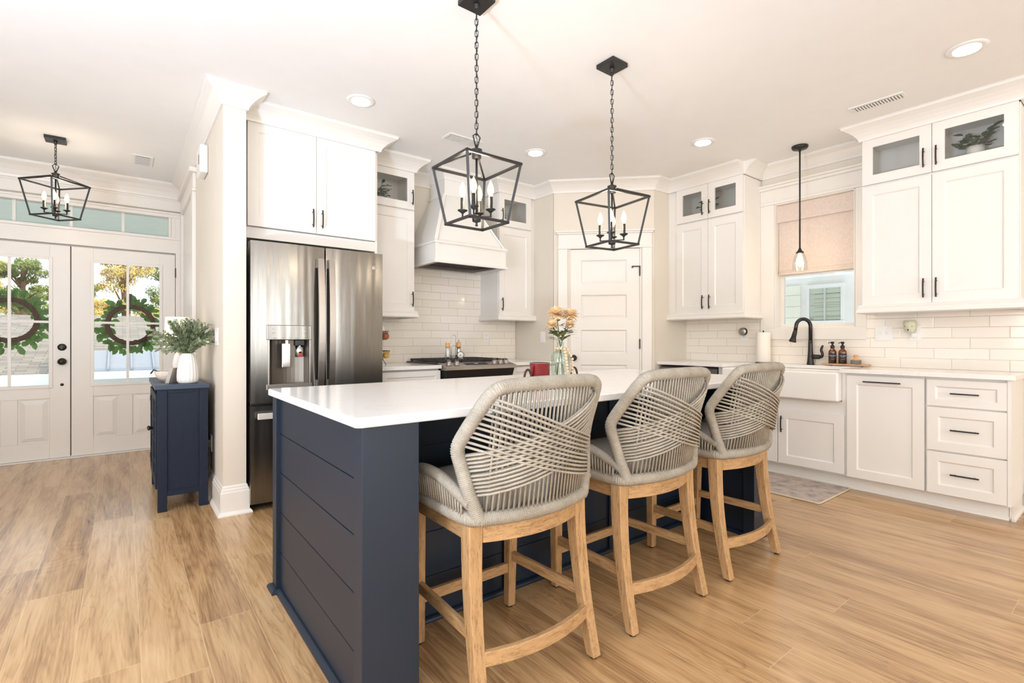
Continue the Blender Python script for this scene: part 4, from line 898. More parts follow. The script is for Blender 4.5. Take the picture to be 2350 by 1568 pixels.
# tray with soap bottles and brush
ty = 1.60
t = MB()
n = 28; base = []
pr_ = []
for k in range(n):
    a = 2 * PI * k / n; pr_.append((4.715 + .046 * math.copysign(abs(math.cos(a)) ** .5, math.cos(a)), 1.57 + .175 * math.copysign(abs(math.sin(a)) ** .35, math.sin(a))))
t.rings([[(x, y, .922) for x, y in pr_], [(x, y, .934) for x, y in pr_]], smooth=False)
t = t.build('serving_tray', M['acacia'], None, bevel=.002, label='low wooden tray under the brown soap bottles', cat='tray')
mb = MB()
for yy in (1.46, 1.68): mb.box(4.69, 4.74, yy - .006, yy + .006, .914, .922)
mb.build('feet', M['acacia'], t)
def soap(y, word, label):
    c = (4.71, y, .934); t = thing('soap_bottle', label, 'soap dispenser', c, 'soap bottles on the tray')
    MB().lathe(c, [(.0, .001), (.027, .001), (.029, .004), (.029, .092), (.027, .105), (.018, .118), (.0125, .123), (.0125, .134)], 28, cap=False).build('bottle', M['amber'], t)
    MB().lathe(c, [(.026, .004), (.026, .075), (0, .076)], 22).build('soap', M['soap'], t)
    mb = MB(); mb.lathe((c[0], c[1], c[2] + .128), [(.014, 0), (.016, .003), (.016, .020), (.010, .024), (.007, .03), (.007, .036), (.013, .040), (.013, .052), (.011, .055), (0, .056)], 20)
    mb.tube([(c[0], c[1], c[2] + .174), (c[0] - .02, c[1] + .012, c[2] + .175), (c[0] - .032, c[1] + .019, c[2] + .170)], .0035, 8); mb.build('pump', M['blackplastic'], t)
    r = .0296; a0, a1 = R(138), R(262)          # label wraps the side that faces the room
    rg = []
    for k in range(13):
        a = lerp(a0, a1, k / 12); rg.append(a)
    mb = MB(); ids = [[mb.pt((c[0] + rad * math.cos(a), c[1] + rad * math.sin(a), c[2] + z)) for rad, z in ((r, .028), (r, .086), (r + .0006, .086), (r + .0006, .028))] for a in rg]
    for k in range(12):
        for j in range(4): mb.face([ids[k][j], ids[k][(j + 1) % 4], ids[k + 1][(j + 1) % 4], ids[k + 1][j]], False)
    lb = mb.build('label', M['label'], t)
    ac = R(200)
    def wrap(z0): return lambda p: Vector((c[0] + (r + .0010 + p[2]) * math.cos(ac - p[0] * -1 / r * 1.0), c[1] + (r + .0010 + p[2]) * math.sin(ac - p[0] * -1 / r), c[2] + z0 + p[1]))
    mb = MB(); text_mb(mb, word, .0095, wrap(.066), .0002); text_mb(mb, 'No. %s' % ('01' if word[0] == 'H' else '02'), .007, wrap(.057), .0002); text_mb(mb, 'pump and lather', .0036, wrap(.037), .0001); mb.build('lettering', M['white_ink'], lb)
soap(1.665, 'HAND SOAP', 'brown glass hand soap bottle next to the faucet')
soap(1.590, 'DISH SOAP', 'brown glass dish soap bottle in the middle of the tray')
t = thing('brush_holder', 'round grey stone dish with a wooden-knobbed scrub brush on the tray', 'dish brush', (4.71, 1.495, .934))
MB().lathe((4.71, 1.495, .934), [(.036, 0), (.037, .002), (.037, .033), (.034, .033), (.033, .03), (0, .03)], 28).build('dish', M['stone'], t)
MB().lathe((4.71, 1.495, .962), [(.027, 0), (.027, .004), (.024, .010), (.012, .018), (.010, .026), (.016, .038), (.016, .046), (.012, .048), (0, .048)], 26).build('brush', M['beech'], t)
# paper towels
t = thing('paper_towel_holder', 'roll of white paper towels on a black stand left of the sink', 'paper towels', (4.70, 2.235, .914))
MB().lathe((4.70, 2.235, .914), [(.07, 0), (.07, .008), (.065, .010), (0, .010)], 32).build('base', M['blackplastic'], t)
MB().lathe((4.70, 2.235, .922), [(.058, .003), (.0605, .006), (.061, .14), (.0605, .275), (.058, .278), (.02, .278), (.02, .272), (0, .272)], 36).build('paper_roll', M['paper'], t)
MB().lathe((4.70, 2.235, .92), [(.005, 0), (.005, .29), (.007, .292), (.006, .298), (0, .30)], 12).build('post', M['blackplastic'], t)

# ------------------------------------------------------------ refrigerator
t = thing('refrigerator', 'stainless french door refrigerator with water dispenser left of the stove', 'refrigerator', (1.11, 4.0, 0))
FFR = frame((0, 3.62, 0), (1, 0, 0), (0, -1, 0))
MB().box(.668, 1.56, 3.70, 4.43, .045, 1.765).build('body', M['fridge_side'], t, bevel=.004)
mb = MB(); mb.box(.70, 1.52, 3.74, 4.40, 0, .045); mb.build('base_grille', M['blackplastic'], t)
def curved(u0, u1, z0, z1, cut=None, n=10):
    """door skin bulging slightly; cut=(u,u,z,z) leaves a recess"""
    mb = MB(FFR); us = [lerp(u0, u1, k / n) for k in range(n + 1)]
    W = lambda u: .008 * (1 - ((u - (u0 + u1) / 2) / ((u1 - u0) / 2)) ** 2)
    if cut: us = sorted(set(round(x, 4) for x in us if not (cut[0] - .012 < x < cut[0] + .012 or cut[1] - .012 < x < cut[1] + .012)) | {cut[0], cut[1]})
    def strip(za, zb, sel):
        for a, c in zip(us[:-1], us[1:]):
            if sel(a, c):
                p = [mb.pt((a, za, W(a))), mb.pt((c, za, W(c))), mb.pt((c, zb, W(c))), mb.pt((a, zb, W(a)))]; mb.face(p, True)
    if cut:
        strip(z0, cut[2], lambda a, c: True); strip(cut[3], z1, lambda a, c: True); strip(cut[2], cut[3], lambda a, c: c <= cut[0] + 1e-6 or a >= cut[1] - 1e-6)
    else: strip(z0, z1, lambda a, c: True)
    for a, c in zip(us[:-1], us[1:]):
        for z in (z0, z1): mb.poly([(a, z, W(a)), (c, z, W(c)), (c, z, -.078), (a, z, -.078)])
    for u in (u0, u1): mb.poly([(u, z0, W(u)), (u, z1, W(u)), (u, z1, -.078), (u, z0, -.078)])
    mb.poly([(u0, z0, -.078), (u1, z0, -.078), (u1, z1, -.078), (u0, z1, -.078)])
    return mb
dispc = (.768, 1.022, .835, 1.132)
dl = curved(.656, 1.128, .715, 1.785, dispc).build('left_door', M['steel'], t)
dr = curved(1.138, 1.563, .715, 1.785).build('right_door', M['steel'], t)
fz = curved(.656, 1.563, .055, .695).build('freezer_drawer', M['steel'], t)
def fr_handle(u, par):
    mb = MB(FFR); n = 14; z0, z1 = .79, 1.70; pts = []
    for k in range(n + 1): q = k / n; pts.append((u, lerp(z0, z1, q), .030 + .028 * math.sin(PI * q) ** .8))
    for k in range(n):
        a, b2 = pts[k], pts[k + 1]
        mb.hexa([(a[0] - .021, a[1], a[2] - .009), (a[0] + .021, a[1], a[2] - .009), (a[0] + .021, a[1], a[2] + .009), (a[0] - .021, a[1], a[2] + .009)], [(b2[0] - .021, b2[1], b2[2] - .009), (b2[0] + .021, b2[1], b2[2] - .009), (b2[0] + .021, b2[1], b2[2] + .009), (b2[0] - .021, b2[1], b2[2] + .009)])
    mb.box(u - .018, u + .018, z0, z0 + .06, 0, .03); mb.box(u - .018, u + .018, z1 - .06, z1, 0, .03)
    return mb.build('handle', M['steelplain'], par)
fr_handle(1.095, dl); fr_handle(1.168, dr)
mb = MB(FFR); mb.box(.69, 1.53, .612, .652, .035, .05); mb.box(.705, .74, .618, .646, 0, .0349); mb.box(1.48, 1.515, .618, .646, 0, .0349); mb.build('handle', M['brightsteel'], fz, bevel=.003)
# dispenser
dp = MB(FFR).box(.750, 1.038, 1.132, 1.232, .0, .014).build('dispenser_panel', M['steel'], dl, bevel=.004)
mb = MB(FFR)
for u, z, wd in ((.79, 1.205, 'ICE'), (.79, 1.178, 'LIGHT'), (.993, 1.205, 'HOT'), (.993, 1.178, 'BREW'), (.80, 1.144, 'WATER'), (.852, 1.144, 'CRUSH'), (.896, 1.144, 'CUBE'), (.94, 1.144, 'LOCK'), (.99, 1.144, 'FILTER')): text_mb(mb, wd, .0075, (lambda a, b3: (lambda p: FFR((a + p[0], b3 + p[1], .0146 + p[2]))))(u, z), .0002)
mb.build('panel_lettering', M['grey_ink'], dl)
mb = MB(FFR); n = 10
for k in range(n):
    a, c = lerp(.768, 1.022, k / n), lerp(.768, 1.022, (k + 1) / n); wa = -.065 * math.sin(PI * k / n) ** .6 - .004; wc_ = -.065 * math.sin(PI * (k + 1) / n) ** .6 - .004
    mb.poly([(a, .835, wa), (c, .835, wc_), (c, 1.132, wc_), (a, 1.132, wa)], True)
    mb.poly([(a, .835, wa), (c, .835, wc_), (c, .835, .009), (a, .835, .009)])
mb.build('dispenser_recess', M['steel2'], dl)
mb = MB(FFR); mb.box(.760, .768, .83, 1.134, -.004, .012); mb.box(1.022, 1.030, .83, 1.134, -.004, .012); mb.box(.750, 1.038, .800, .834, 0, .018); mb.build('dispenser_frame', M['steelplain'], dl, bevel=.001)
MB(FFR).box(.852, .905, .945, 1.108, -.03, -.018).build('dispenser_paddle', M['chrome'], dl, bevel=.002)
MB(FFR).box(.872, .888, 1.10, 1.13, -.03, -.008).build('water_spout', M['chrome'], dl)
MB(FFR).box(.932, .992, 1.092, 1.132, -.045, .006).build('brewer_head', M['blackplastic'], dl, bevel=.004)
MB().lathe((.962, 3.638, 1.015), [(.026, 0), (.026, .077), (0, .077)], 20).build('brewer_cup', M['chrome'], dl)
MB(FFR).box(.956, .975, 1.018, 1.042, .004, .010).build('brewer_button', M['redbtn'], dl)
# round maker's badge
bd = FFR((1.494, 1.675, .004)); lg = MB().lathe(bd, [(.016, 0), (.016, .002), (.0135, .0025), (0, .0025)], 28, (0, -1, 0)).build('round_badge', M['steelplain'], dr)
mb = MB(); pts = [(bd.x + .009 * math.cos(R(a)) * (1 - .25 * math.sin(R(a * 2))), bd.y - .0035, bd.z + .009 * math.sin(R(a))) for a in range(0, 380, 15)]
mb.tube(pts, .0008, 5); mb.tube([(bd.x - .004, bd.y - .0035, bd.z - .004), (bd.x + .001, bd.y - .0035, bd.z + .005), (bd.x + .005, bd.y - .0035, bd.z - .003)], .0008, 5); mb.build('monogram', M['chrome'], lg)

# ------------------------------------------------------------ island
t = thing('kitchen_island', 'dark navy shiplap kitchen island standing in front of the refrigerator', 'kitchen island', (1.75, 1.93, 0))
ix0, ix1, iy0, iy1, itop = .54, 2.962, 1.395, 2.40, .884
MB().box(.60, 2.90, 1.812, 2.44, .0, itop).build('cabinet_body', M['navy'], t)
for a, c in ((ix0, .722), (2.826, ix1)): MB().box(a, c, iy0, 1.46, 0, itop).build('corner_post', M['navy'], t, bevel=.002)
for a, c in ((ix0, .62), (2.885, ix1)): MB().box(a, c, 2.417, 2.478, 0, itop).build('rear_post', M['navy'], t, bevel=.002)
gap = .0035; zl = [0.0, .178, .358, .536, .710, itop]
for x0_, x1_ in ((.558, .70), (2.85, 2.945)):
    mb = MB()
    for a, c in zip(zl[:-1], zl[1:]): mb.box(x0_, x1_, 1.46, 2.417, a + gap / 2, c - gap / 2)
    mb.box(x0_ + .006, x1_ - .006, 1.46, 2.417, 0, itop); mb.build('shiplap_end', M['navy'], t, bevel=.0012)
mb = MB()
for a, c in zip(zl[:-1], zl[1:]): mb.box(.70, 2.85, 1.80, 1.815, a + gap / 2, c - gap / 2)
mb.box(.70, 2.85, 1.806, 1.815, 0, itop); mb.build('shiplap_back', M['navy'], t, bevel=.0012)
for bb in ((1.345, 1.40, 1.788, 1.80), (2.05, 2.105, 1.788, 1.80), (.70, .745, 1.788, 1.80), (2.805, 2.85, 1.77, 1.80), (2.838, 2.85, 1.64, 1.71)): MB().box(*bb, 0, itop).build('batten', M['navy'], t)
SH = [(0, 0), (.02, 0), (.0195, .007), (.0165, .013), (.011, .018), (.005, .0205), (0, .021)]
mb = MB(); mb.profile([(.62, 2.479), (.539, 2.479), (.539, 2.416), (.557, 2.416), (.557, 1.461), (.539, 1.461), (.539, 1.394), (.7225, 1.394), (.7225, 1.46), (.7005, 1.46), (.7005, 1.799), (2.8495, 1.799), (2.8495, 1.46), (2.8255, 1.46), (2.8255, 1.394), (2.963, 1.394), (2.963, 2.48)][::-1], SH)
mb.build('shoe_molding', M['navy'], t)
# worktop with rounded corners
def rrect(x0, x1, y0, y1, r, n=6):
    out = []
    for cx_, cy_, a0 in ((x1 - r, y1 - r, 0), (x0 + r, y1 - r, 90), (x0 + r, y0 + r, 180), (x1 - r, y0 + r, 270)):
        for k in range(n + 1): a = R(a0 + 90 * k / n); out.append((cx_ + r * math.cos(a), cy_ + r * math.sin(a)))
    return out
P = rrect(.512, 2.985, 1.368, 2.452, .022); P2 = rrect(.516, 2.981, 1.372, 2.448, .020)
mb = MB(); mb.rings([[(x, y, .8845) for x, y in P2], [(x, y, .888) for x, y in P], [(x, y, .910) for x, y in P], [(x, y, .914) for x, y in P2]], smooth=False)
mb.build('island_countertop', M['quartz'], None, label='large white quartz worktop on the navy island', cat='countertop')

# ------------------------------------------------------------ woven bar stool
def make_stool(label):
    t = local(thing('bar_stool', label, 'bar stool', (0, 0, 0), 'woven bar stools along the island'))
    OZ, OY, OX = M['mesh_oak'], M['oak_y'], M['oak_x']
    def legp(path, sx, sy):
        mb = MB(); rg = []
        for (x, y, z, s_) in path: rg.append([(x - s_ * sx, y - s_ * sy, z), (x + s_ * sx, y - s_ * sy, z), (x + s_ * sx, y + s_ * sy, z), (x - s_ * sx, y + s_ * sy, z)])
        mb.rings(rg, smooth=False); return mb
    for sg in (-1, 1):
        pts = []
        for k in range(11):
            q = k / 10; z = .008 + (.562 - .008) * q; y = lerp(-.229, -.152, 1 - (1 - q) ** 1.9 if q < 1 else 1); x = sg * lerp(.242, .226, q); s_ = lerp(.019, .026, q)
            pts.append((x, y, z, s_))
        l = legp(pts, 1, 1).build('leg', OZ, t, bevel=.004)
        MB().lathe((sg * .242, -.229, 0), [(.012, 0), (.012, .008), (0, .008)], 14).build('foot_glide', M['dark_gap'], l)
        pts = [(sg * lerp(.214, .222, q / 6), lerp(.228, .222, q / 6), .008 + .552 * q / 6, lerp(.018, .024, q / 6)) for q in range(7)]
        l = legp(pts, 1, 1).build('leg', OZ, t, bevel=.004)
        MB().lathe((sg * .214, .228, 0), [(.012, 0), (.012, .008), (0, .008)], 14).build('foot_glide', M['dark_gap'], l)
    def bowed(y, bow, z0, z1, x, th, mat, nm):
        mb = MB(); n = 10; rg = []
        for k in range(n + 1):
            q = k / n * 2 - 1; yy = y - bow * (1 - q * q); xx = q * x
            rg.append([(xx, yy - th / 2, z0), (xx, yy + th / 2, z0), (xx, yy + th / 2, z1), (xx, yy - th / 2, z1)])
        mb.rings(rg, smooth=False); return mb.build(nm, mat, t, bevel=.003)
    bowed(-.168, .045, .502, .560, .202, .022, OX, 'rear_rail'); bowed(.226, 0, .505, .560, .20, .022, OX, 'front_rail')
    for sg in (-1, 1):
        MB().hexa([(sg * .228 - .011, -.13, .505), (sg * .228 + .011, -.13, .505), (sg * .224 + .011, .20, .505), (sg * .224 - .011, .20, .505)], [(sg * .228 - .011, -.13, .560), (sg * .228 + .011, -.13, .560), (sg * .224 + .011, .20, .560), (sg * .224 - .011, .20, .560)]).build('side_rail', OY, t, bevel=.003)
        MB().hexa([(sg * .234 - .010, -.18, .202), (sg * .234 + .010, -.18, .202), (sg * .217 + .010, .21, .202), (sg * .217 - .010, .21, .202)], [(sg * .234 - .010, -.18, .240), (sg * .234 + .010, -.18, .240), (sg * .217 + .010, .21, .240), (sg * .217 - .010, .21, .240)]).build('side_stretcher', OY, t, bevel=.003)
    bowed(-.205, .040, .140, .186, .222, .020, OX, 'rear_stretcher'); bowed(.226, 0, .150, .190, .20, .020, OX, 'front_stretcher')
    # wrapped rope frame
    rope = M['rope']
    def wrapped(path, r, closed=False, pitch=.0058):
        P = resample(path, pitch / 3, closed); mb = MB()
        mb.tube(P, lambda i, m: r * (1 + .10 * math.cos(2 * PI * i / 3.0)), 10, closed=closed); return mb
    ringp = []
    for k in range(13): q = k / 12 * 2 - 1; ringp.append((q * .232, -.185 - .045 * (1 - q * q), .583))
    ringp += [(.250, -.15, .582), (.248, .19, .582), (.225, .248, .582), (-.225, .248, .582), (-.248, .19, .582), (-.250, -.15, .582)]
    wrapped(smooth_path(ringp, 2, True), .0225, True).build('seat_ring', rope, t)
    bk = [(-.226, -.190, .584), (-.252, -.176, .66), (-.272, -.154, .762), (-.281, -.150, .800), (-.272, -.166, .836), (-.236, -.238, .950), (-.216, -.262, .985), (-.18, -.268, .995)]
    full = bk + [(x, -.268 - .018 * (1 - (x / .2) ** 2), .995 + .004 * (1 - (x / .2) ** 2)) for x in (-.1, 0, .1)] + [(-x, y, z) for x, y, z in reversed(bk)]
    fp = smooth_path(full, 2); wrapped(fp, .0215).build('back_frame', rope, t)
    for sg in (-1, 1):
        sp = smooth_path([(sg * .252, -.185, .632), (sg * .262, -.12, .660), (sg * .268, -.03, .690), (sg * .268, .08, .694), (sg * .262, .17, .672), (sg * .245, .225, .60)], 2)
        wrapped(sp, .018).build('arm_frame', rope, t)
        mb = MB(); R_ = resample(sp, .0155)
        for p in R_[2:-1]:
            for dx in (-.012, .012): mb.tube([(p.x + sg * dx, p.y, p.z), (sg * .249 + sg * dx, p.y + .010, .585)], .0042, 6)
        mb.build('arm_weave', rope, t)
    # interpolate on the back frame
    Lf = resample(bk_l := smooth_path(bk, 2), .004)
    mb = MB(); N_ = 25
    for k in range(N_):
        q = k / (N_ - 1) * 2 - 1; xt = q * .203; xb_ = q * .205
        zt2 = .996 - .055 * max(0, (abs(q) - .8) / .2); yt = -.268 - .018 * (1 - q * q) + .02 * max(0, (abs(q) - .8) / .2); yb = -.185 - .045 * (1 - q * q)
        for dy in (.008, -.010):
            a = Vector((xb_, yb + dy, .590)); c = Vector((xt, yt + dy, zt2)); mb.tube([a, a.lerp(c, .5), c], .0038, 6)
    for ff, off in ((1, -.006), (-1, .002)):       # two crossing fans
        for k in range(11):
            q = k / 10; zU = lerp(.965, .815, q); zL = lerp(.775, .655, q)
            def at_z(z):
                b_ = min(Lf, key=lambda p: abs(p.z - z)); return b_
            A = at_z(zU); B_ = at_z(zL)
            a = Vector((ff * A.x, A.y, A.z)); c = Vector((-ff * B_.x, B_.y, B_.z))
            for dd_ in (0, .011):
                pts = []
                for j in range(13):
                    s_ = j / 12; p = a.lerp(c, s_); p.y += -.122 * (4 * s_ * (1 - s_)) ** .75 + off + dd_; p.z += - .012 * math.sin(PI * s_); pts.append(p)
                mb.tube(pts, .0042, 6)
    mb.build('back_weave', rope, t)
    # seat pad
    Pp = smooth_path([(.20, .235, 0), (-.20, .235, 0), (-.232, .16, 0), (-.232, -.11, 0), (-.20, -.165, 0), (0, -.20, 0), (.20, -.165, 0), (.232, -.11, 0), (.232, .16, 0)], 3, True)
    mb = MB(); rg = []
    for sc2, z in ((.955, .574), (.99, .585), (1.0, .605), (.99, .632), (.95, .648), (.80, .654), (.4, .656)): rg.append([(p.x * sc2, p.y * sc2, z) for p in Pp])
    mb.rings(rg); mb.build('seat_cushion', M['cushion'], t)
    return t
s1 = make_stool('woven grey rope bar stool nearest the camera, beside the island corner post')
s1.location = (1.085, 1.46, 0)
dup(s1, (1.785, 1.46, 0), 'woven grey rope bar stool in the middle of the three at the island')
dup(s1, (2.492, 1.46, 0), 'woven grey rope bar stool farthest away, closest to the rug and sink')

# ------------------------------------------------------------ vase group on the island
IT = .914
t = thing('centerpiece_tray', 'brown oval tray with ring handles under the vase and candle on the island', 'tray', (1.765, 1.93, IT))
P = [(1.765 + .165 * math.cos(2 * PI * k / 36), 1.93 + .085 * math.sin(2 * PI * k / 36)) for k in range(36)]
mb = MB(); mb.rings([[(x, y, IT) for x, y in P], [(1.765 + (x - 1.765) * 1.04, 1.93 + (y - 1.93) * 1.05, IT + .016) for x, y in P]], smooth=False); mb.build('plate', M['acacia'], t)
for sg in (-1, 1):
    cx_ = 1.765 + sg * .163; mb = MB(); mb.tube([(cx_ + .024 * math.cos(R(a)), 1.93, IT + .012 + .058 * math.sin(R(a))) for a in range(0, 181, 12)], .0055, 10); mb.build('ring_handle', M['twig'], t)
t = thing('jar_candle', 'red glass jar candle on the island tray', 'candle', (1.681, 1.93, IT + .016))
MB().lathe((1.681, 1.93, IT + .016), [(.048, 0), (.051, .004), (.051, .082), (.052, .086), (.049, .086), (.048, .07)], 32, cap=False).build('jar', M['redwax'], t)
MB().lathe((1.681, 1.93, IT + .02), [(.047, 0), (.047, .05), (0, .05)], 24).build('wax', M['wax'], t)
MB().lathe((1.681, 1.93, IT + .016 + .0835), [(.0515, 0), (.053, .002), (.051, .0045), (.0475, .003)], 32, cap=False).build('rim', M['stone'], t)
vx, vy = 1.826, 1.93
t = thing('bottle_vase', 'clear pale green bottle vase holding peach flowers on the island', 'vase', (vx, vy, IT + .016))
zb_ = IT + .016
MB().lathe((vx, vy, zb_), [(0, .002), (.045, .002), (.049, .008), (.049, .115), (.045, .130), (.034, .142), (.020, .150), (.0165, .158), (.0165, .185), (.019, .188), (.0175, .191), (.014, .19)], 32, cap=False).build('bottle', M['bottleglass'], t)
def flower(dx, dy, h, rb, label):
    f = thing('chrysanthemum', label, 'flower', (vx, vy, zb_), 'peach flowers in the bottle vase')
    top = Vector((vx + dx, vy + dy, zb_ + h)); neck = Vector((vx + dx * .06, vy + dy * .06, zb_ + .185)); bot = Vector((vx - dx * .45, vy - dy * .3, zb_ + .012))
    pth = smooth_path([bot, neck, neck.lerp(top, .5) + Vector((0, 0, .01)), top], 2); MB().tube(pth, .0022, 6).build('stem', M['stem'], f)
    mb = MB(); core = MB()
    rnd = random.Random(int(h * 1000) + int(dx * 1000))
    for layer, (np_, el, ln) in enumerate(((14, -30, .9), (18, -8, 1.05), (18, 12, 1.05), (16, 32, .95), (13, 50, .85), (8, 68, .6), (5, 82, .45))):
        for k in range(np_):
            a = 2 * PI * k / np_ + layer * .3 + rnd.uniform(-.1, .1); e_ = R(el + rnd.uniform(-8, 8)); l = rb * ln * rnd.uniform(.88, 1.08)
            d_ = Vector((math.cos(a) * math.cos(e_), math.sin(a) * math.cos(e_), math.sin(e_))); s_ = Vector((-math.sin(a), math.cos(a), 0)) * rb * .2
            p0 = top + d_ * rb * .05; p1 = top + d_ * l * .55 + Vector((0, 0, rb * .05)); p2 = top + d_ * l
            (mb if layer < 6 else core).poly([p0 - s_ * .3, p1 - s_, p2 - s_ * .3, p2 + s_ * .3, p1 + s_, p0 + s_ * .3])
    core.ball(top + Vector((0, 0, rb * .12)), rb * .22, 10)
    mb.build('petals', M['petal'], f); core.build('flower_center', M['petal2'], f)
    mb = MB()
    for k in range(13):
        q = rnd.uniform(.0, .8); p = neck.lerp(top, q); a = rnd.uniform(0, 2 * PI) if k > 2 else math.atan2(dy, dx) + rnd.uniform(-.5, .5)
        l = rnd.uniform(.075, .12) * (1.2 - q); d_ = Vector((math.cos(a), math.sin(a), rnd.uniform(.1, .6))).normalized(); s_ = Vector((-math.sin(a), math.cos(a), 0))
        pts = [p, p + d_ * l * .35 + s_ * l * .10, p + d_ * l * .5 + s_ * l * .22, p + d_ * l * .62 + s_ * l * .10, p + d_ * l * .8 + s_ * l * .16 - Vector((0, 0, l * .06)), p + d_ * l - Vector((0, 0, l * .12))]
        mir = [p + d_ * l * .8 - s_ * l * .16 - Vector((0, 0, l * .06)), p + d_ * l * .62 - s_ * l * .10, p + d_ * l * .5 - s_ * l * .22, p + d_ * l * .35 - s_ * l * .10]
        ids = [mb.pt(x) for x in pts + mir]; mb.face([ids[0], ids[1], ids[2], ids[7 + 1], ids[9]] if False else [ids[0], ids[1], ids[9]]); mb.face([ids[1], ids[2], ids[8], ids[9]]); mb.face([ids[2], ids[3], ids[7], ids[8]]); mb.face([ids[3], ids[4], ids[6], ids[7]]); mb.face([ids[4], ids[5], ids[6]])
    mb.build('leaves', M['flowerleaf'], f)
cr = Vector((.789, -.614, 0))
def fl(lat, dep, h, rb, label): v_ = cr * lat + Vector((.614, .789, 0)) * dep; flower(v_.x, v_.y, h, rb, label)
fl(-.024, -.01, .340, .056, 'large peach flower at the upper left of the island vase')
fl(.052, .01, .334, .052, 'large peach flower at the upper right of the island vase')
fl(-.046, -.03, .280, .038, 'smaller peach flower low on the left of the vase')
fl(.048, -.02, .284, .034, 'smaller peach flower low on the right of the vase')
# bead garland
mb = MB(); bp = []
cir = [(vx + .026 * math.cos(a), vy + .026 * math.sin(a), zb_ + .158) for a in [R(x) for x in range(150, 400, 42)]]
fr_ = Vector((-.614, -.789, 0))
b1 = [Vector((vx, vy, 0)) + cr * lerp(.018, .034, k / 8) + fr_ * (.030 + .026 * min(1, k / 2)) + Vector((0, 0, zb_ + .155 - k * .0165)) for k in range(9)]
b2_ = [Vector((vx, vy, 0)) + cr * lerp(.036, .060, min(1, k / 3)) + fr_ * (.02) + Vector((0, 0, zb_ + .152 - k * .0165)) for k in range(9)]
for p in cir + b1 + b2_: mb.ball(p, .0082, 10)
mb.build('bead_garland', M['bead'], None, label='pale wooden bead garland looped round the neck of the bottle vase', cat='bead garland')

# ------------------------------------------------------------ rug
P = rrect(3.775, 4.352, 1.415, 2.62, .02, 3)
t = thing('kitchen_rug', 'small faded grey runner rug in front of the farmhouse sink', 'rug', (4.06, 2.0, 0))
MB().rings([[(x, y, .001) for x, y in P], [(x, y, .008) for x, y in P]], smooth=False).build('pile', M['rug'], t)
MB().tube([(x, y, .006) for x, y in P], .0055, 8, closed=True).build('binding', M['rug_edge'], t)

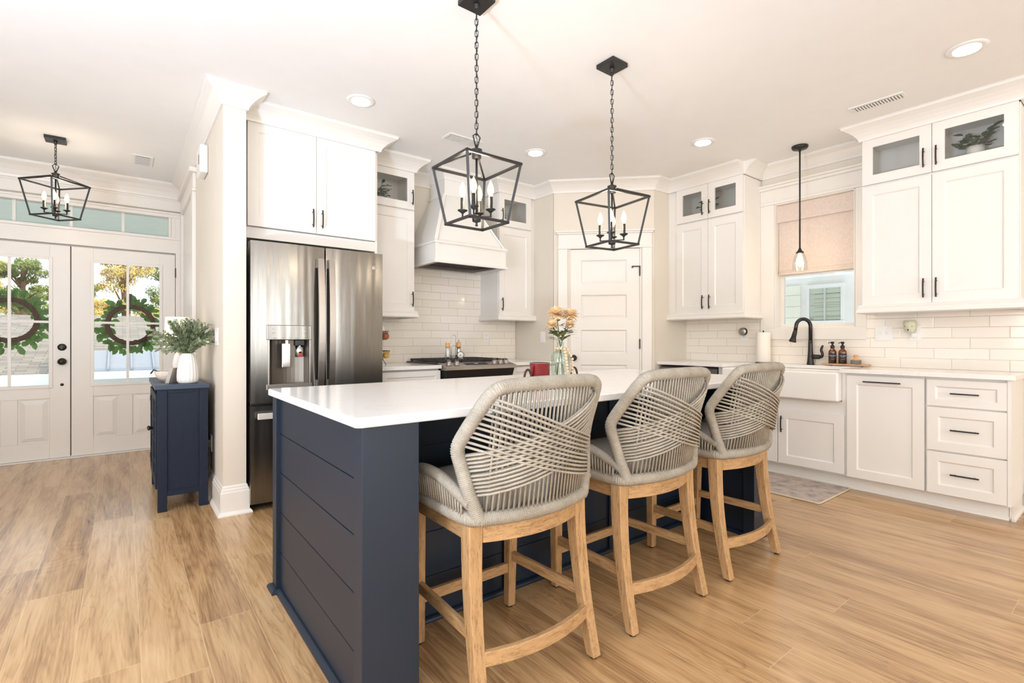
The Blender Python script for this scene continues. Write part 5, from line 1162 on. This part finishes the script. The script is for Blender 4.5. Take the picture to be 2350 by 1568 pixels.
# ------------------------------------------------------------ lantern pendants
def lantern(label, x, y, ztop, rz=0.0, parent_group='lantern pendants'):
    """ztop = height of the collar top"""
    t = thing('lantern_pendant', label, 'pendant light', (x, y, ztop - .37), parent_group)
    B = M['black']; cs_, sn_ = math.cos(R(rz)), math.sin(R(rz))
    RF = lambda p: Vector((x + (p[0] - x) * cs_ - (p[1] - y) * sn_, y + (p[0] - x) * sn_ + (p[1] - y) * cs_, p[2]))
    MB().box(x - .065, x + .065, y - .065, y + .065, ZC - .026, ZC - .001).build('canopy', B, t, bevel=.003)
    MB().lathe((x, y, ZC - .026), [(.014, 0), (.014, -.006), (.010, -.012), (.010, -.022), (.006, -.026), (0, -.026)], 16).build('canopy_loop', B, t)
    zt = ztop - .038 - .045; zb = zt - .273; a, c = .150, .106
    mb = MB(RF); w = .011
    T = [Vector((x + sx * a, y + sy * a, zt)) for sx, sy in ((-1, -1), (1, -1), (1, 1), (-1, 1))]
    Bt = [Vector((x + sx * c, y + sy * c, zb)) for sx, sy in ((-1, -1), (1, -1), (1, 1), (-1, 1))]
    for k in range(4):
        d1_ = (T[(k + 1) % 4] - T[k]).normalized() * .006; mb.bar(T[k] - d1_, T[(k + 1) % 4] + d1_, w); d2_ = (Bt[(k + 1) % 4] - Bt[k]).normalized() * .006; mb.bar(Bt[k] - d2_, Bt[(k + 1) % 4] + d2_, w)
        mb.bar(T[k], Bt[k], w); mb.tube([T[k] + Vector((0, 0, .004)), (x + (T[k].x - x) * .12, y + (T[k].y - y) * .12, ztop - .022)], .0048, 8)
    mb.build('cage', B, t)
    mb = MB(); mb.lathe((x, y, ztop - .046), [(.0, 0), (.022, 0), (.022, .034), (.027, .035), (.027, .040), (.018, .044), (.008, .046), (.008, .062), (0, .062)], 22)
    mb.build('collar', B, t)
    hz = ztop + .012; mb = MB()
    mb.tube([(x - .006, y, hz), (x - .020, y, hz + .045), (x, y, hz + .062), (x + .020, y, hz + .045), (x + .006, y, hz)], .0035, 8); mb.build('hanger_loop', B, t)
    mb = MB(); mb.tube([(x, y, ztop - .05), (x, y, zb + .035)], .0055, 10)
    mb.lathe((x, y, zb + .012), [(.0, -.026), (.006, -.026), (.007, -.02), (.004, -.014), (.008, -.008), (.020, -.004), (.022, .012), (.016, .022), (.007, .028), (0, .028)], 18)
    mb.build('stem', B, t)
    # chain
    mb = MB(); z = hz + .052; k = 0; topz = ZC - .045
    while z < topz:
        l = min(.034, topz - z + .01); r = .0075; ln = l - .002; pts = []
        for q in range(16):
            an = 2 * PI * q / 16; u = r * math.cos(an); v = (ln / 2 - r) * (1 if math.sin(an) >= 0 else -1) + r * math.sin(an)
            dxy = (.7071, -.7071) if k % 2 else (.7071, .7071); pts.append((x + u * dxy[0], y + u * dxy[1], z + ln / 2 + v))
        mb.tube(pts, .0019, 6, closed=True); z += .0275; k += 1
    mb.build('chain', B, t)
    cd = MB(); n = 40; cd.tube([(x + .004 * math.sin(q * 1.7), y + .004 * math.cos(q * 1.7), lerp(hz, ZC - .03, q / n)) for q in range(n + 1)], .0018, 6); cd.build('wire', B, t)
    for k in range(4):
        an = R(45 + 90 * k); dx, dy = math.cos(an), math.sin(an); rr_ = .068; ex, ey = x + dx * rr_, y + dy * rr_; za = zb + .030
        mb = MB(RF); mb.bar((x + dx * .015, y + dy * .015, za), (ex, ey, za), .006, .006); mb.bar((ex, ey, za - .003), (ex, ey, za + .02), .006, .006, up=(1, 0, 0)); arm = mb.build('arm', B, t)
        MB(RF).lathe((ex, ey, za + .018), [(.006, 0), (.011, .006), (.024, .014), (.024, .017), (.011, .021), (.010, .023), (.010, .075), (.0, .075)], 18).build('candle_cup', B, arm)
        MB(RF).lathe((ex, ey, za + .093), [(.008, 0), (.0095, .008), (.015, .022), (.0165, .034), (.0135, .050), (.007, .066), (.002, .078), (0, .079)], 16).build('candle_bulb', M['bulb'], arm)
    l = light('lantern_light', 'POINT', (x, y, zb + .16), 7.0, (1.0, .84, .64), radius=.07); l.parent = t; l.location = (0, 0, (zb + .16) - (ztop - .37))
    return t
lantern('black lantern pendant nearest the camera over the island', 1.33, 1.985, 2.045)
lantern('black lantern pendant over the far end of the island, before the pantry door', 2.275, 1.965, 2.045, -9)
lantern('black lantern on a short chain in the foyer before the front doors', -.43, 5.45, 2.48, 43)
# mini pendant above the sink
t = thing('sink_pendant', 'slim black rod pendant with a clear glass shade in front of the sink window', 'pendant light', (4.49, 1.832, 1.72))
MB().lathe((4.49, 1.832, ZC - .001), [(.0, 0), (.062, 0), (.062, -.012), (.056, -.022), (.012, -.026), (.009, -.045), (0, -.045)], 30).build('canopy', M['black'], t)
MB().tube([(4.49, 1.832, 1.90), (4.49, 1.832, ZC - .03)], .0062, 10).build('rod', M['black'], t)
MB().lathe((4.49, 1.832, 1.862), [(.0, 0), (.031, 0), (.030, .006), (.018, .018), (.010, .034), (.008, .045), (0, .045)], 24).build('socket_cap', M['black'], t)
MB().lathe((4.49, 1.832, 1.72), [(.052, 0), (.055, .004), (.053, .06), (.045, .11), (.032, .138), (.028, .142)], 28, cap=False).build('glass_shade', M['clearglass'], t)
b_ = MB().lathe((4.49, 1.832, 1.745), [(0, 0), (.008, .002), (.018, .018), (.026, .045), (.024, .07), (.014, .095), (.012, .115), (0, .115)], 20).build('bulb', M['bulb'], t)
l = light('sink_pendant_light', 'POINT', (0, 0, 0), 10.0, (1.0, .76, .48), radius=.035); l.parent = t; l.location = (0, 0, .06)

# recessed downlights
def can(x, y, label):
    t = thing('recessed_light', label, 'ceiling light', (x, y, ZC - .006), 'recessed ceiling lights')
    MB().lathe((x, y, ZC - .001), [(.062, 0), (.094, 0), (.094, -.003), (.078, -.007), (.062, -.004)], 36, cap=False).build('trim_ring', M['plastic_white'], t)
    MB().lathe((x, y, ZC - .001), [(.0, 0), (.064, 0), (.064, -.003), (0, -.003)], 32).build('lens', M['can'], t)
    l = light('downlight', 'AREA', (0, 0, 0), 1.5, (1.0, .92, .80), .12, aim=(0, 0, -1)); l.parent = t; l.location = (0, 0, -.006); l.visible_camera = True
can(1.276, 3.315, 'round recessed ceiling light in front of the fridge cabinet')
can(2.827, 3.302, 'round recessed ceiling light between the two island lanterns, before the hood')
can(3.764, 2.282, 'round recessed ceiling light near the pantry corner and sink window')
can(3.716, .644, 'round recessed ceiling light at the upper right, largest in view')
# ceiling vents
def vent(x0, x1, y0, y1, label, along):
    t = thing('ceiling_vent', label, 'air vent', ((x0 + x1) / 2, (y0 + y1) / 2, ZC - .01))
    MB().box(x0, x1, y0, y1, ZC - .008, ZC - .001).build('grille_frame', M['plastic_white'], t, bevel=.002)
    bx0, bx1, by0, by1 = x0 + .025, x1 - .025, y0 + .02, y1 - .02
    MB().box(bx0, bx1, by0, by1, ZC - .0095, ZC - .0085).build('duct_opening', M['grey_ink'], t)
    mb = MB(); n = 16 if along else 9
    for k in range(n):
        if along == 'y': y = lerp(by0, by1, (k + .5) / n); mb.bar((bx0, y, ZC - .012), (bx1, y, ZC - .012), .010 if k % 1 == 0 else .01, .003)
        elif along == 'x': xx = lerp(bx0, bx1, (k + .5) / n); mb.bar((xx, by0, ZC - .012), (xx, by1, ZC - .012), .010, .003)
        else: y = lerp(by0, by1, (k + .5) / n); mb.bar((bx0, y, ZC - .012), (bx1, y, ZC - .012), .010, .003)
    mb.build('louvres', M['plastic_white'], t)
vent(2.02, 2.33, 3.385, 3.525, 'white ceiling vent behind the nearest island lantern', 'x')
vent(4.02, 4.135, 1.01, 1.325, 'white ceiling vent above the glass cabinet right of the window', 'y')
vent(.06, .215, 5.48, 5.78, 'small white ceiling vent in the foyer', None)

for k, (ux, uy, uz) in enumerate(UP_FILL):  # made-up drums around the added ceiling fill lights
    t = thing('fill_light_drum', ('added white drum holding the ceiling fill light, unseen, left of the camera', 'added white drum holding the ceiling fill light, unseen, behind the camera')[k], 'floor lamp', (ux, uy, 0))
    MB().lathe((ux, uy, 0), [(.24, 0), (.26, .01), (.27, uz), (.26, uz), (.25, uz - .02), (0, uz - .02)], 32).build('drum', M['plastic_white'], t)

# ------------------------------------------------------------ foyer wall box, console and its things
t = thing('door_chime', 'white box sensor high on the foyer wall beside the column', 'wall sensor', (.49, 4.67, 2.39))
MB().box(.452, .506, 4.37, 4.60, 2.39, 2.60).build('housing', M['plastic_white'], t, bevel=.012, seg=3)
MB(FL).box(-4.45, -4.42, 2.46, 2.53, .055, .0565).build('sensor_slot', M['grey_ink'], t)
t = thing('console_cabinet', 'navy stained wooden console cabinet against the foyer wall', 'cabinet', (.315, 4.42, 0))
cx0, cx1, cy0, cy1, ct = .178, .462, 3.995, 4.86, .835
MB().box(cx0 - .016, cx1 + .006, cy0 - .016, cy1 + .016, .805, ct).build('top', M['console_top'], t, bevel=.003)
for x in (cx0, cx1 - .052):
    for y in (cy0, cy1 - .048): MB().box(x, x + .052, y, y + .048, 0, .805).build('leg', M['console'], t, bevel=.002)
mb = MB(); mb.box(cx0 + .052, cx1 - .052, cy0 + .010, cy0 + .022, .13, .80); mb.box(cx0 + .052, cx1 - .052, cy0 + .002, cy0 + .03, .10, .135); mb.box(cx0 + .052, cx1 - .052, cy0 + .004, cy0 + .03, .78, .805)
mb.box(cx0 + .03, cx1 - .005, cy0 + .022, cy1 - .022, .13, .15); mb.box(cx1 - .012, cx1 - .004, cy0 + .03, cy1 - .03, .13, .80); mb.box(cx0 + .052, cx1 - .052, cy1 - .022, cy1 - .01, .13, .80)
mb.box(cx0 + .012, cx0 + .03, cy0 + .048, cy1 - .048, .10, .14); mb.box(cx0 + .012, cx0 + .03, cy0 + .048, cy1 - .048, .775, .805)
mb.build('case', M['console'], t, bevel=.0015)
FC = frame((cx0, 0, 0), (0, -1, 0), (-1, 0, 0))
ym = (cy0 + cy1) / 2
for a, c, ku, hy in ((-cy1 + .05, -ym - .002, -ym - .03, -cy1 + .055), (-ym + .002, -cy0 - .05, -ym + .03, -cy0 - .055)):
    mb = MB(FC); leaf(mb, a, c, .145, .770, -.012, th=.022, rail=.05, hole=True); d = mb.build('door', M['console'], t, bevel=.0015)
    MB(FC).box(a + .045, c - .045, .19, .725, -.006, -.003).build('glass_pane', M['cabglass'], d)
    mb = MB(FC); um = (a + c) / 2; w_ = (c - a) / 2 - .05
    mb.bar((um, .19, .004), (um, .725, .004), .010, up=(0, 1, 0)) if False else mb.box(um - .005, um + .005, .19, .725, 0, .009)
    for k in range(3): mb.box(a + .05, c - .05, .30 + k * .14, .31 + k * .14, 0, .009)
    mb.build('lattice', M['console'], d)
    o = FC((ku, .50, .010)); MB().lathe(o, [(.005, 0), (.005, .012), (.013, .02), (.013, .026), (.006, .032), (0, .033)], 18, (-1, 0, 0)).build('knob', M['bronze'], d)
    for z in (.24, .68): MB(FC).box(hy - .006, hy + .006, z - .02, z + .02, .008, .013).build('hinge', M['bronze'], d)
# ribbed white vase with boxwood
vx, vy = .352, 4.085
t = thing('ribbed_vase', 'ribbed matte white vase on the navy console', 'vase', (vx, vy, ct))
rib = lambda a, h: 1 + (.055 * abs(math.sin(a * 9)) if .01 < h < .20 else 0)
prof = [(.045, 0), (.056, .004), (.061, .02), (.062, .05), (.060, .09), (.055, .13), (.049, .165), (.042, .190), (.036, .202), (.034, .205), (.030, .204), (.03, .15), (0, .14)]
MB().lathe((vx, vy, ct), prof, 144, mod=rib).build('body', M['ceramic'], t)
def leafy(mb, p, d_, up, l, w_):
    s_ = d_.cross(up)
    if s_.length < 1e-4: s_ = Vector((1, 0, 0))
    s_.normalize(); n_ = s_.cross(d_).normalized()
    i = [mb.pt(q) for q in (p, p + d_ * l * .3 + s_ * w_ * .8 + n_ * l * .06, p + d_ * l * .7 + s_ * w_ * .8 + n_ * l * .06, p + d_ * l, p + d_ * l * .7 - s_ * w_ * .8 + n_ * l * .06, p + d_ * l * .3 - s_ * w_ * .8 + n_ * l * .06)]
    mb.face([i[0], i[1], i[2], i[3]]); mb.face([i[0], i[3], i[4], i[5]])
t = thing('boxwood_branches', 'bushy green boxwood branches standing in the ribbed white vase', 'plant', (vx, vy, ct + .205))
rnd = random.Random(3); lv = MB(); stm = MB()
neck = Vector((vx, vy, ct + .19)); cr = Vector((.789, -.614, 0)); fw = Vector((.614, .789, 0))
tips = []
for k in range(64):
    if k < 7: lat, hh, dp_ = [(-.255, .165, 0), (-.265, .13, .02), (-.235, .085, -.02), (-.22, .065, .03), (-.205, .03, -.02), (-.17, .01, .02), (.15, .075, 0)][k]
    else:
        an = rnd.uniform(0, PI); rr_ = rnd.uniform(.25, 1) ** .5; lat = .17 * math.cos(an) * rr_ + .0; hh = .075 + .175 * math.sin(an) * rr_ * (1.0 if lat > -.12 else .8); dp_ = rnd.uniform(-.12, .12)
    tips.append(neck + cr * lat + fw * dp_ + Vector((0, 0, hh + .01)))
for tp in tips:
    mid = neck.lerp(tp, .5) + Vector((0, 0, .035)) + (neck - tp) * .08; P = smooth_path([neck + Vector((rnd.uniform(-.012, .012), rnd.uniform(-.012, .012), -.02)), mid, tp], 2)
    stm.tube(P, .0016, 5); Q = resample(P, .0095); n = len(Q)
    for j, p in enumerate(Q):
        if j < n * .22: continue
        dr_ = (Q[min(j + 1, n - 1)] - Q[max(j - 1, 0)]).normalized(); a = j * 2.4
        ux = dr_.orthogonal().normalized(); uy = dr_.cross(ux)
        for s_ in (0, PI):
            o_ = (ux * math.cos(a + s_) + uy * math.sin(a + s_)); leafy(lv, p, (o_ * .8 + dr_ * .65).normalized(), dr_, rnd.uniform(.019, .027), rnd.uniform(.0075, .0105))
stm.build('stems', M['stem'], t); lv.build('foliage', M['leaf'], t)
# bowl, book, lamp
t = thing('footed_bowl', 'pale whitewashed wooden bowl on the navy console', 'bowl', (.262, 4.35, ct))
MB().lathe((.262, 4.35, ct), [(.036, 0), (.038, .004), (.05, .010), (.076, .03), (.086, .055), (.088, .075), (.083, .076), (.078, .05), (.05, .02), (0, .014)], 40).build('bowl', M['bowlwood'], t)
MB().tube([(.20, 4.33, ct + .072), (.17, 4.34, ct + .085), (.155, 4.36, ct + .06)], .005, 8).build('rim_handle', M['twig'], t)
t = thing('book', 'slim grey book leaning against the ribbed white vase', 'book', (.29, 4.13, ct))
mb = MB(); mb.hexa([(.225, 4.14, ct + .001), (.245, 4.125, ct + .001), (.305, 4.21, ct + .001), (.285, 4.225, ct + .001)], [(.250, 4.115, ct + .105), (.268, 4.10, ct + .105), (.328, 4.185, ct + .105), (.310, 4.20, ct + .105)]); mb.build('cover', M['book'], t)
t = thing('table_lamp', 'small lamp with a glowing cream drum shade behind the boxwood', 'table lamp', (.335, 4.70, ct))
MB().lathe((.335, 4.70, ct), [(.05, 0), (.052, .008), (.02, .02), (.028, .06), (.034, .11), (.022, .17), (.010, .20), (.008, .30), (0, .30)], 26).build('base', M['ceramic'], t)
MB().lathe((.335, 4.70, ct + .24), [(.088, 0), (.088, .003), (.078, .235), (.076, .235), (.086, .003)], 36, cap=False).build('lamp_shade', M['lampshade'], t)
MB().ball((.335, 4.70, ct + .35), .028, 14).build('bulb', M['bulb'], t)
l = light('table_lamp_light', 'POINT', (0, 0, 0), 5.0, (1.0, .76, .50), radius=.03); l.parent = t; l.location = (0, 0, .35)
mb = MB(); mb.tube(smooth_path([(.495, 4.20, .385), (.487, 4.17, .33), (.48, 4.15, .24), (.478, 4.10, .17), (.47, 4.20, .12), (.472, 4.5, .05)], 2), .004, 8); mb.tube(smooth_path([(.495, 4.20, .35), (.487, 4.10, .21), (.475, 4.12, .15), (.474, 4.16, .02)], 2), .003, 8); mb.box(.484, .4995, 4.188, 4.212, .36, .41)
mb.build('power_cord', M['cord'], None, label='brown lamp cord plugged in low behind the navy console', cat='cord')

# ------------------------------------------------------------ potted plants behind the cabinet glass
def pot_plant(label, x, y, z, pr2, ph, spread, kind, seed, lean=(0, 0), n=16, lw=.02, ll=.035):
    t = thing('potted_plant', label, 'plant', (x, y, z), 'plants in the glass cabinets')
    MB().lathe((x, y, z), [(pr2 * .7, 0), (pr2 * .78, .003), (pr2, ph * .8), (pr2, ph), (pr2 * .9, ph), (pr2 * .88, ph * .8), (0, ph * .78)], 26).build('pot', M['ceramic'], t)
    rnd = random.Random(seed); st = MB(); lf = MB()
    for k in range(n):
        a = 2 * PI * k / n + rnd.uniform(-.3, .3); rr_ = rnd.uniform(.3, 1) * spread; hh = rnd.uniform(.15, 1)
        tp = Vector((x + rr_ * math.cos(a) * .75 + lean[0], y + rr_ * math.sin(a) + lean[1], z + ph + hh * spread * 1.15)); b0 = Vector((x, y, z + ph * .8))
        P = smooth_path([b0, b0.lerp(tp, .5) + Vector((0, 0, .015)), tp], 1); st.tube(P, .0013, 5)
        for q in range(3):
            p = b0.lerp(tp, .55 + .22 * q); d_ = Vector((math.cos(a + rnd.uniform(-1, 1)), math.sin(a + rnd.uniform(-1, 1)), rnd.uniform(-.2, .5))).normalized(); leafy(lf, p, d_, Vector((0, 0, 1)), ll * rnd.uniform(.8, 1.15), lw * .5)
    st.build('stems', M['stem'], t); lf.build('foliage', M[kind], t); return t
zf = 2.3075
pot_plant('potted rubber-leaved plant behind the glass right of the sink window', 4.62, .755, zf, .048, .150, .10, 'leaf3', 5, n=16, lw=.046, ll=.062)
pot_plant('dark leafy plant behind the glass left of the sink window', 4.61, 2.735, zf, .03, .12, .10, 'leaf2', 8, n=12, lw=.038, ll=.058)
pot_plant('green ivy plant behind the glass beside the refrigerator', 1.80, 4.24, zf, .045, .095, .10, 'leaf2', 11, n=26, lw=.032, ll=.042)
pot_plant('small trailing plant behind the glass right of the range hood', 3.135, 4.25, zf, .040, .085, .09, 'leaf2', 14, n=24, lw=.024, ll=.034)

# ------------------------------------------------------------ wreaths on the front doors
def wreath(x, y, z, label, seed):
    t = thing('door_wreath', label, 'wreath', (x, y, z), 'leafy wreaths hung outside the front doors')
    rnd = random.Random(seed); r = .188; mb = MB()
    for s_ in range(5):
        ph_ = s_ * 1.25; mb.tube([(x + (r + .013 * math.cos(a * 6 + ph_)) * math.cos(a), y + .013 * math.sin(a * 6 + ph_), z + (r + .013 * math.cos(a * 6 + ph_)) * math.sin(a)) for a in [2 * PI * q / 72 for q in range(72)]], .011, 6, closed=True)
    mb.build('twig_ring', M['twig'], t)
    lf = MB(); st = MB()
    for k in range(135):
        a = rnd.uniform(0, 2 * PI); out = rnd.uniform(-.03, .06) + (.02 if math.sin(a) < 0 else 0); p = Vector((x + (r + out) * math.cos(a), y + rnd.uniform(-.005, .06), z + (r + out) * math.sin(a)))
        da = a + rnd.choice((-1, 1)) * rnd.uniform(.2, 1.2) + (0 if rnd.random() < .75 else PI); d_ = Vector((math.cos(da), rnd.uniform(-.3, .5), math.sin(da))).normalized()
        leafy(lf, p, d_, Vector((rnd.uniform(-.3, .3), 1, rnd.uniform(-.3, .3))), rnd.uniform(.055, .095), rnd.uniform(.020, .031))
    lf.build('leaves', M['wleaf'], t)
    mb = MB(); mb.box(x - .012, x + .012, y - .035, y - .028, z + r - .005, z + r + .13); mb.box(x - .012, x + .012, y - .035, y + .012, z + r - .012, z + r - .005); mb.build('hanger', M['black'], t)
    return t
M['wleaf'] = paint('wreath_leaf', srgb(58, 100, 50), 0.4, var=0.6, nscale=16)
nt = M['wleaf'].node_tree; pb = nt.nodes['Principled BSDF']; tr = N(nt, 'ShaderNodeBsdfTranslucent'); mx = N(nt, 'ShaderNodeMixShader'); mx.inputs[0].default_value = .35
tr.inputs[0].default_value = srgb(110, 160, 60); L(nt, pb.outputs[0], mx.inputs[1]); L(nt, tr.outputs[0], mx.inputs[2]); L(nt, mx.outputs[0], nt.nodes['Material Output'].inputs[0])
wreath(-.828, 6.475, 1.315, 'leafy green wreath outside the left front door', 2)
wreath(.062, 6.475, 1.285, 'leafy green wreath outside the right front door', 6)

# ------------------------------------------------------------ outside the front doors
struct(MB().box(-40, 40, 9.0, 120, -2.6, -2.5), 'ground', M['ground'])
struct(MB().box(-5, 4.8, 6.55, 9.0, -.3, -.04), 'porch_floor', M['fascia'])
struct(MB().box(-5, 4.8, 6.56, 8.9, 2.62, 2.70), 'porch_ceiling', M['porchblue'])
struct(MB().box(-5, 4.8, 8.72, 8.9, 2.36, 2.618), 'porch_beam', M['fascia'])
MB().box(-1.66, -1.50, 8.73, 8.88, -.04, 2.36).build('porch_post', M['fascia'], None, label='white porch post seen through the left edge of the front door glass', cat='porch post')
def house(label, loc):
    return thing('house', label, 'house', loc)
# left house: wall at y=14, roof rising to a ridge at y=20.5
t = house('white neighbouring house with a shingled roof behind the left front door', (-3.6, 17, -2.5))
MB().box(-7.5, -1.05, 14.3, 20.4, -2.5, .30).build('wall', M['siding'], t)
def roofplane(mb, a, b_, c, d_, th=.12):
    a, b_, c, d_ = map(Vector, (a, b_, c, d_)); dn = Vector((0, 0, -th)); mb.hexa([a + dn, b_ + dn, c + dn, d_ + dn], [a, b_, c, d_])
def roof_obj(name, mat, parent, quads):
    """each plane a mesh whose local XY lies on the slope, so courses follow it"""
    out = []
    for k, (a, b_, c, d_) in enumerate(quads):
        a, b_, c, d_ = map(Vector, (a, b_, c, d_)); ux = (b_ - a).normalized(); nz = ux.cross(d_ - a).normalized(); uy = nz.cross(ux)
        mt = Matrix((ux, uy, nz)).transposed().to_4x4(); mt.translation = a; inv = mt.inverted()
        mb = MB(); pts = [inv @ q for q in (a, b_, c, d_)]; i = [mb.pt((p.x, p.y, 0)) for p in pts] + [mb.pt((p.x, p.y, -.12)) for p in pts]
        mb.face(i[:4]); mb.face(i[4:][::-1])
        for q in range(4): mb.face([i[q], i[(q + 1) % 4], i[4 + (q + 1) % 4], i[4 + q]])
        ORI['__z'] = Vector((0, 0, 0)); ob = mb.build(name, mat, None); po = ORI[ob.name]
        me = ob.data
        for v_ in me.vertices: v_.co = v_.co + po
        base = ORI[parent.name]; ob.parent = parent; ob.matrix_world = Matrix.Translation(Vector((0, 0, 0))); mt2 = mt.copy(); mt2.translation = mt.translation - base
        ob.matrix_parent_inverse = Matrix.Identity(4); ob.matrix_basis = mt2; out.append(ob)
    return out
roof_obj('roof', M['shingle'], t, [((-8, 13.8, .42), (-1.02, 13.8, .42), (-1.02, 20.5, 1.86), (-8, 20.5, 1.86))])
MB().box(-8, -1.02, 13.70, 13.84, .22, .43).build('fascia', M['fascia'], t)
# right house: metal porch roof in front, shingle roof behind, windows
t = house('white neighbouring house with a metal porch roof behind the right front door', (2.3, 17, -2.5))
MB().box(-.95, 6.5, 13.9, 20.4, -2.5, .60).build('wall', M['siding'], t)
mb = MB(); roofplane(mb, (-1.0, 13.0, .50), (6.5, 13.0, .50), (6.5, 14.1, .90), (-1.0, 14.1, .90), .05); mr = mb.build('porch_roof', M['metalroof'], t)
mb = MB()
for k in range(20): x = -1.0 + k * .38; mb.bar((x, 13.0, .515), (x, 14.1, .915), .03, .05)
mb.build('seams', M['metalroof'], mr)
MB().box(-1.0, 6.5, 12.94, 13.02, .34, .49).build('fascia', M['fascia'], t)
roof_obj('roof', M['shingle'], t, [((-1.0, 14.1, .90), (6.5, 14.1, .90), (6.5, 20.5, 1.9), (-1.0, 20.5, 1.9))])
for x in (-.55, -.12, .32, .78):
    w_ = MB().box(x - .13, x + .13, 13.86, 13.90, -.35, .12).build('window', M['fascia'], t); MB().box(x - .10, x + .10, 13.85, 13.865, -.32, .09).build('pane', M['stone'] if x in (-.55, .32) else M['porchblue'], w_)
# trees beyond
def tree(label, x, y, h, cr_, seed, kind, dense=330, zc=None):
    t = thing('tree', label, 'tree', (x, y, -2.5), 'trees beyond the houses')
    rnd = random.Random(seed); mb = MB(); top = Vector((x, y, -2.5 + h)); mb.tube([(x, y, -2.5), (x + .1, y, -2.5 + h * .5), tuple(top)], [.22, .15, .04], 8)
    cl = []
    for k in range(26):
        q = rnd.uniform(.45, 1.0); a = rnd.uniform(0, 2 * PI); rr_ = cr_ * rnd.uniform(.25, 1) * (1.25 - q * .6); c = Vector((x + rr_ * math.cos(a), y + rr_ * math.sin(a), -2.5 + h * q)); cl.append(c)
        mb.tube([(x, y, -2.5 + h * (q - .08)), tuple(c)], [.05, .015], 5)
    mb.build('trunk', M['bark'], t); lf = MB()
    for c in cl:
        sz = cr_ * rnd.uniform(.28, .45)
        for k in range(dense):
            v_ = Vector((rnd.gauss(0, 1), rnd.gauss(0, 1), rnd.gauss(0, .55))).normalized() * sz * rnd.uniform(.3, 1) ** .5; v_.z *= .55; p = c + v_
            d_ = Vector((rnd.gauss(0, 1), rnd.gauss(0, 1), rnd.gauss(0, 1))).normalized(); s_ = d_.orthogonal().normalized() * .022; d_ *= rnd.uniform(.05, .09)
            lf.poly([p - s_, p + d_, p + s_, p - d_])
    lf.build('crown', M[kind], t); return t
tree('golden leaved tree centred behind the right front door', 0.0, 24, 8.4, 1.25, 1, 'pine_gold')
tree('green pine crown right of the golden tree through the right door', 1.7, 28, 6.9, 1.3, 2, 'pine')
tree('low green tree behind the roof left of the golden tree', -1.75, 32, 6.3, 1.2, 3, 'pine')
tree('broad green pine behind the left front door', -3.1, 27, 6.7, 1.0, 4, 'pine')
tree('yellow green tree at the left edge of the left front door', -4.9, 33, 7.2, 1.2, 5, 'pine_gold')
tree('low green tree farthest back, between the two front doors', -4.0, 41, 6.9, 1.6, 7, 'pine')
tree('green tree farthest right, behind the foyer wall', 3.6, 36, 7.2, 1.9, 8, 'pine')

# ------------------------------------------------------------ neighbour seen through the sink window
t = house('pale neighbouring house with white window trim close outside the sink window', (7.6, 3, -1.0))
MB().box(7.6, 7.9, -4, 10, -2.5, 5.0).build('wall', M['fascia'], t)
MB().box(7.575, 7.6, 3.09, 10, -2.5, 1.90).build('siding_panel', M['siding_green'], t)
NW = frame((7.6, 0, 0), (0, -1, 0), (-1, 0, 0))
mb = MB(NW); a, c, z0, z1 = -2.962, -2.576, 1.394, 1.841
mb.box(a - .04, c + .04, z0 - .05, z0, 0, .05); mb.box(a - .035, c + .035, z1, z1 + .05, 0, .05); mb.box(a - .035, a, z0, z1, 0, .04); mb.box(c, c + .035, z0, z1, 0, .04); w_ = mb.build('window', M['fascia'], t)
mb = MB(NW); mb.box(a, c, z0, z1, .002, .006)
k = z0 + .01
while k < z1 - .05: mb.hexa([(a + .05, k, .022), (c, k, .022), (c, k, .026), (a + .05, k, .026)], [(a + .05, k + .055, .008), (c, k + .055, .008), (c, k + .055, .012), (a + .05, k + .055, .012)]); k += .06
mb.build('blinds', M['siding_green'], w_)
mb = MB(NW); mb.box((a + c) / 2 - .012, (a + c) / 2 + .012, z0, z1, .03, .04); mb.build('muntin', M['fascia'], w_); MB(NW).box(a, c, z0, z1, .040, .043).build('pane', M['glass'], w_)
MB().box(7.30, 7.6, -4, 10, 2.00, 2.12).build('soffit', M['fascia'], t)

for o in bpy.data.objects:
    if o.type == 'MESH' and o.parent is None and 'label' not in o and 'kind' not in o: print('UNLABELLED', o.name)
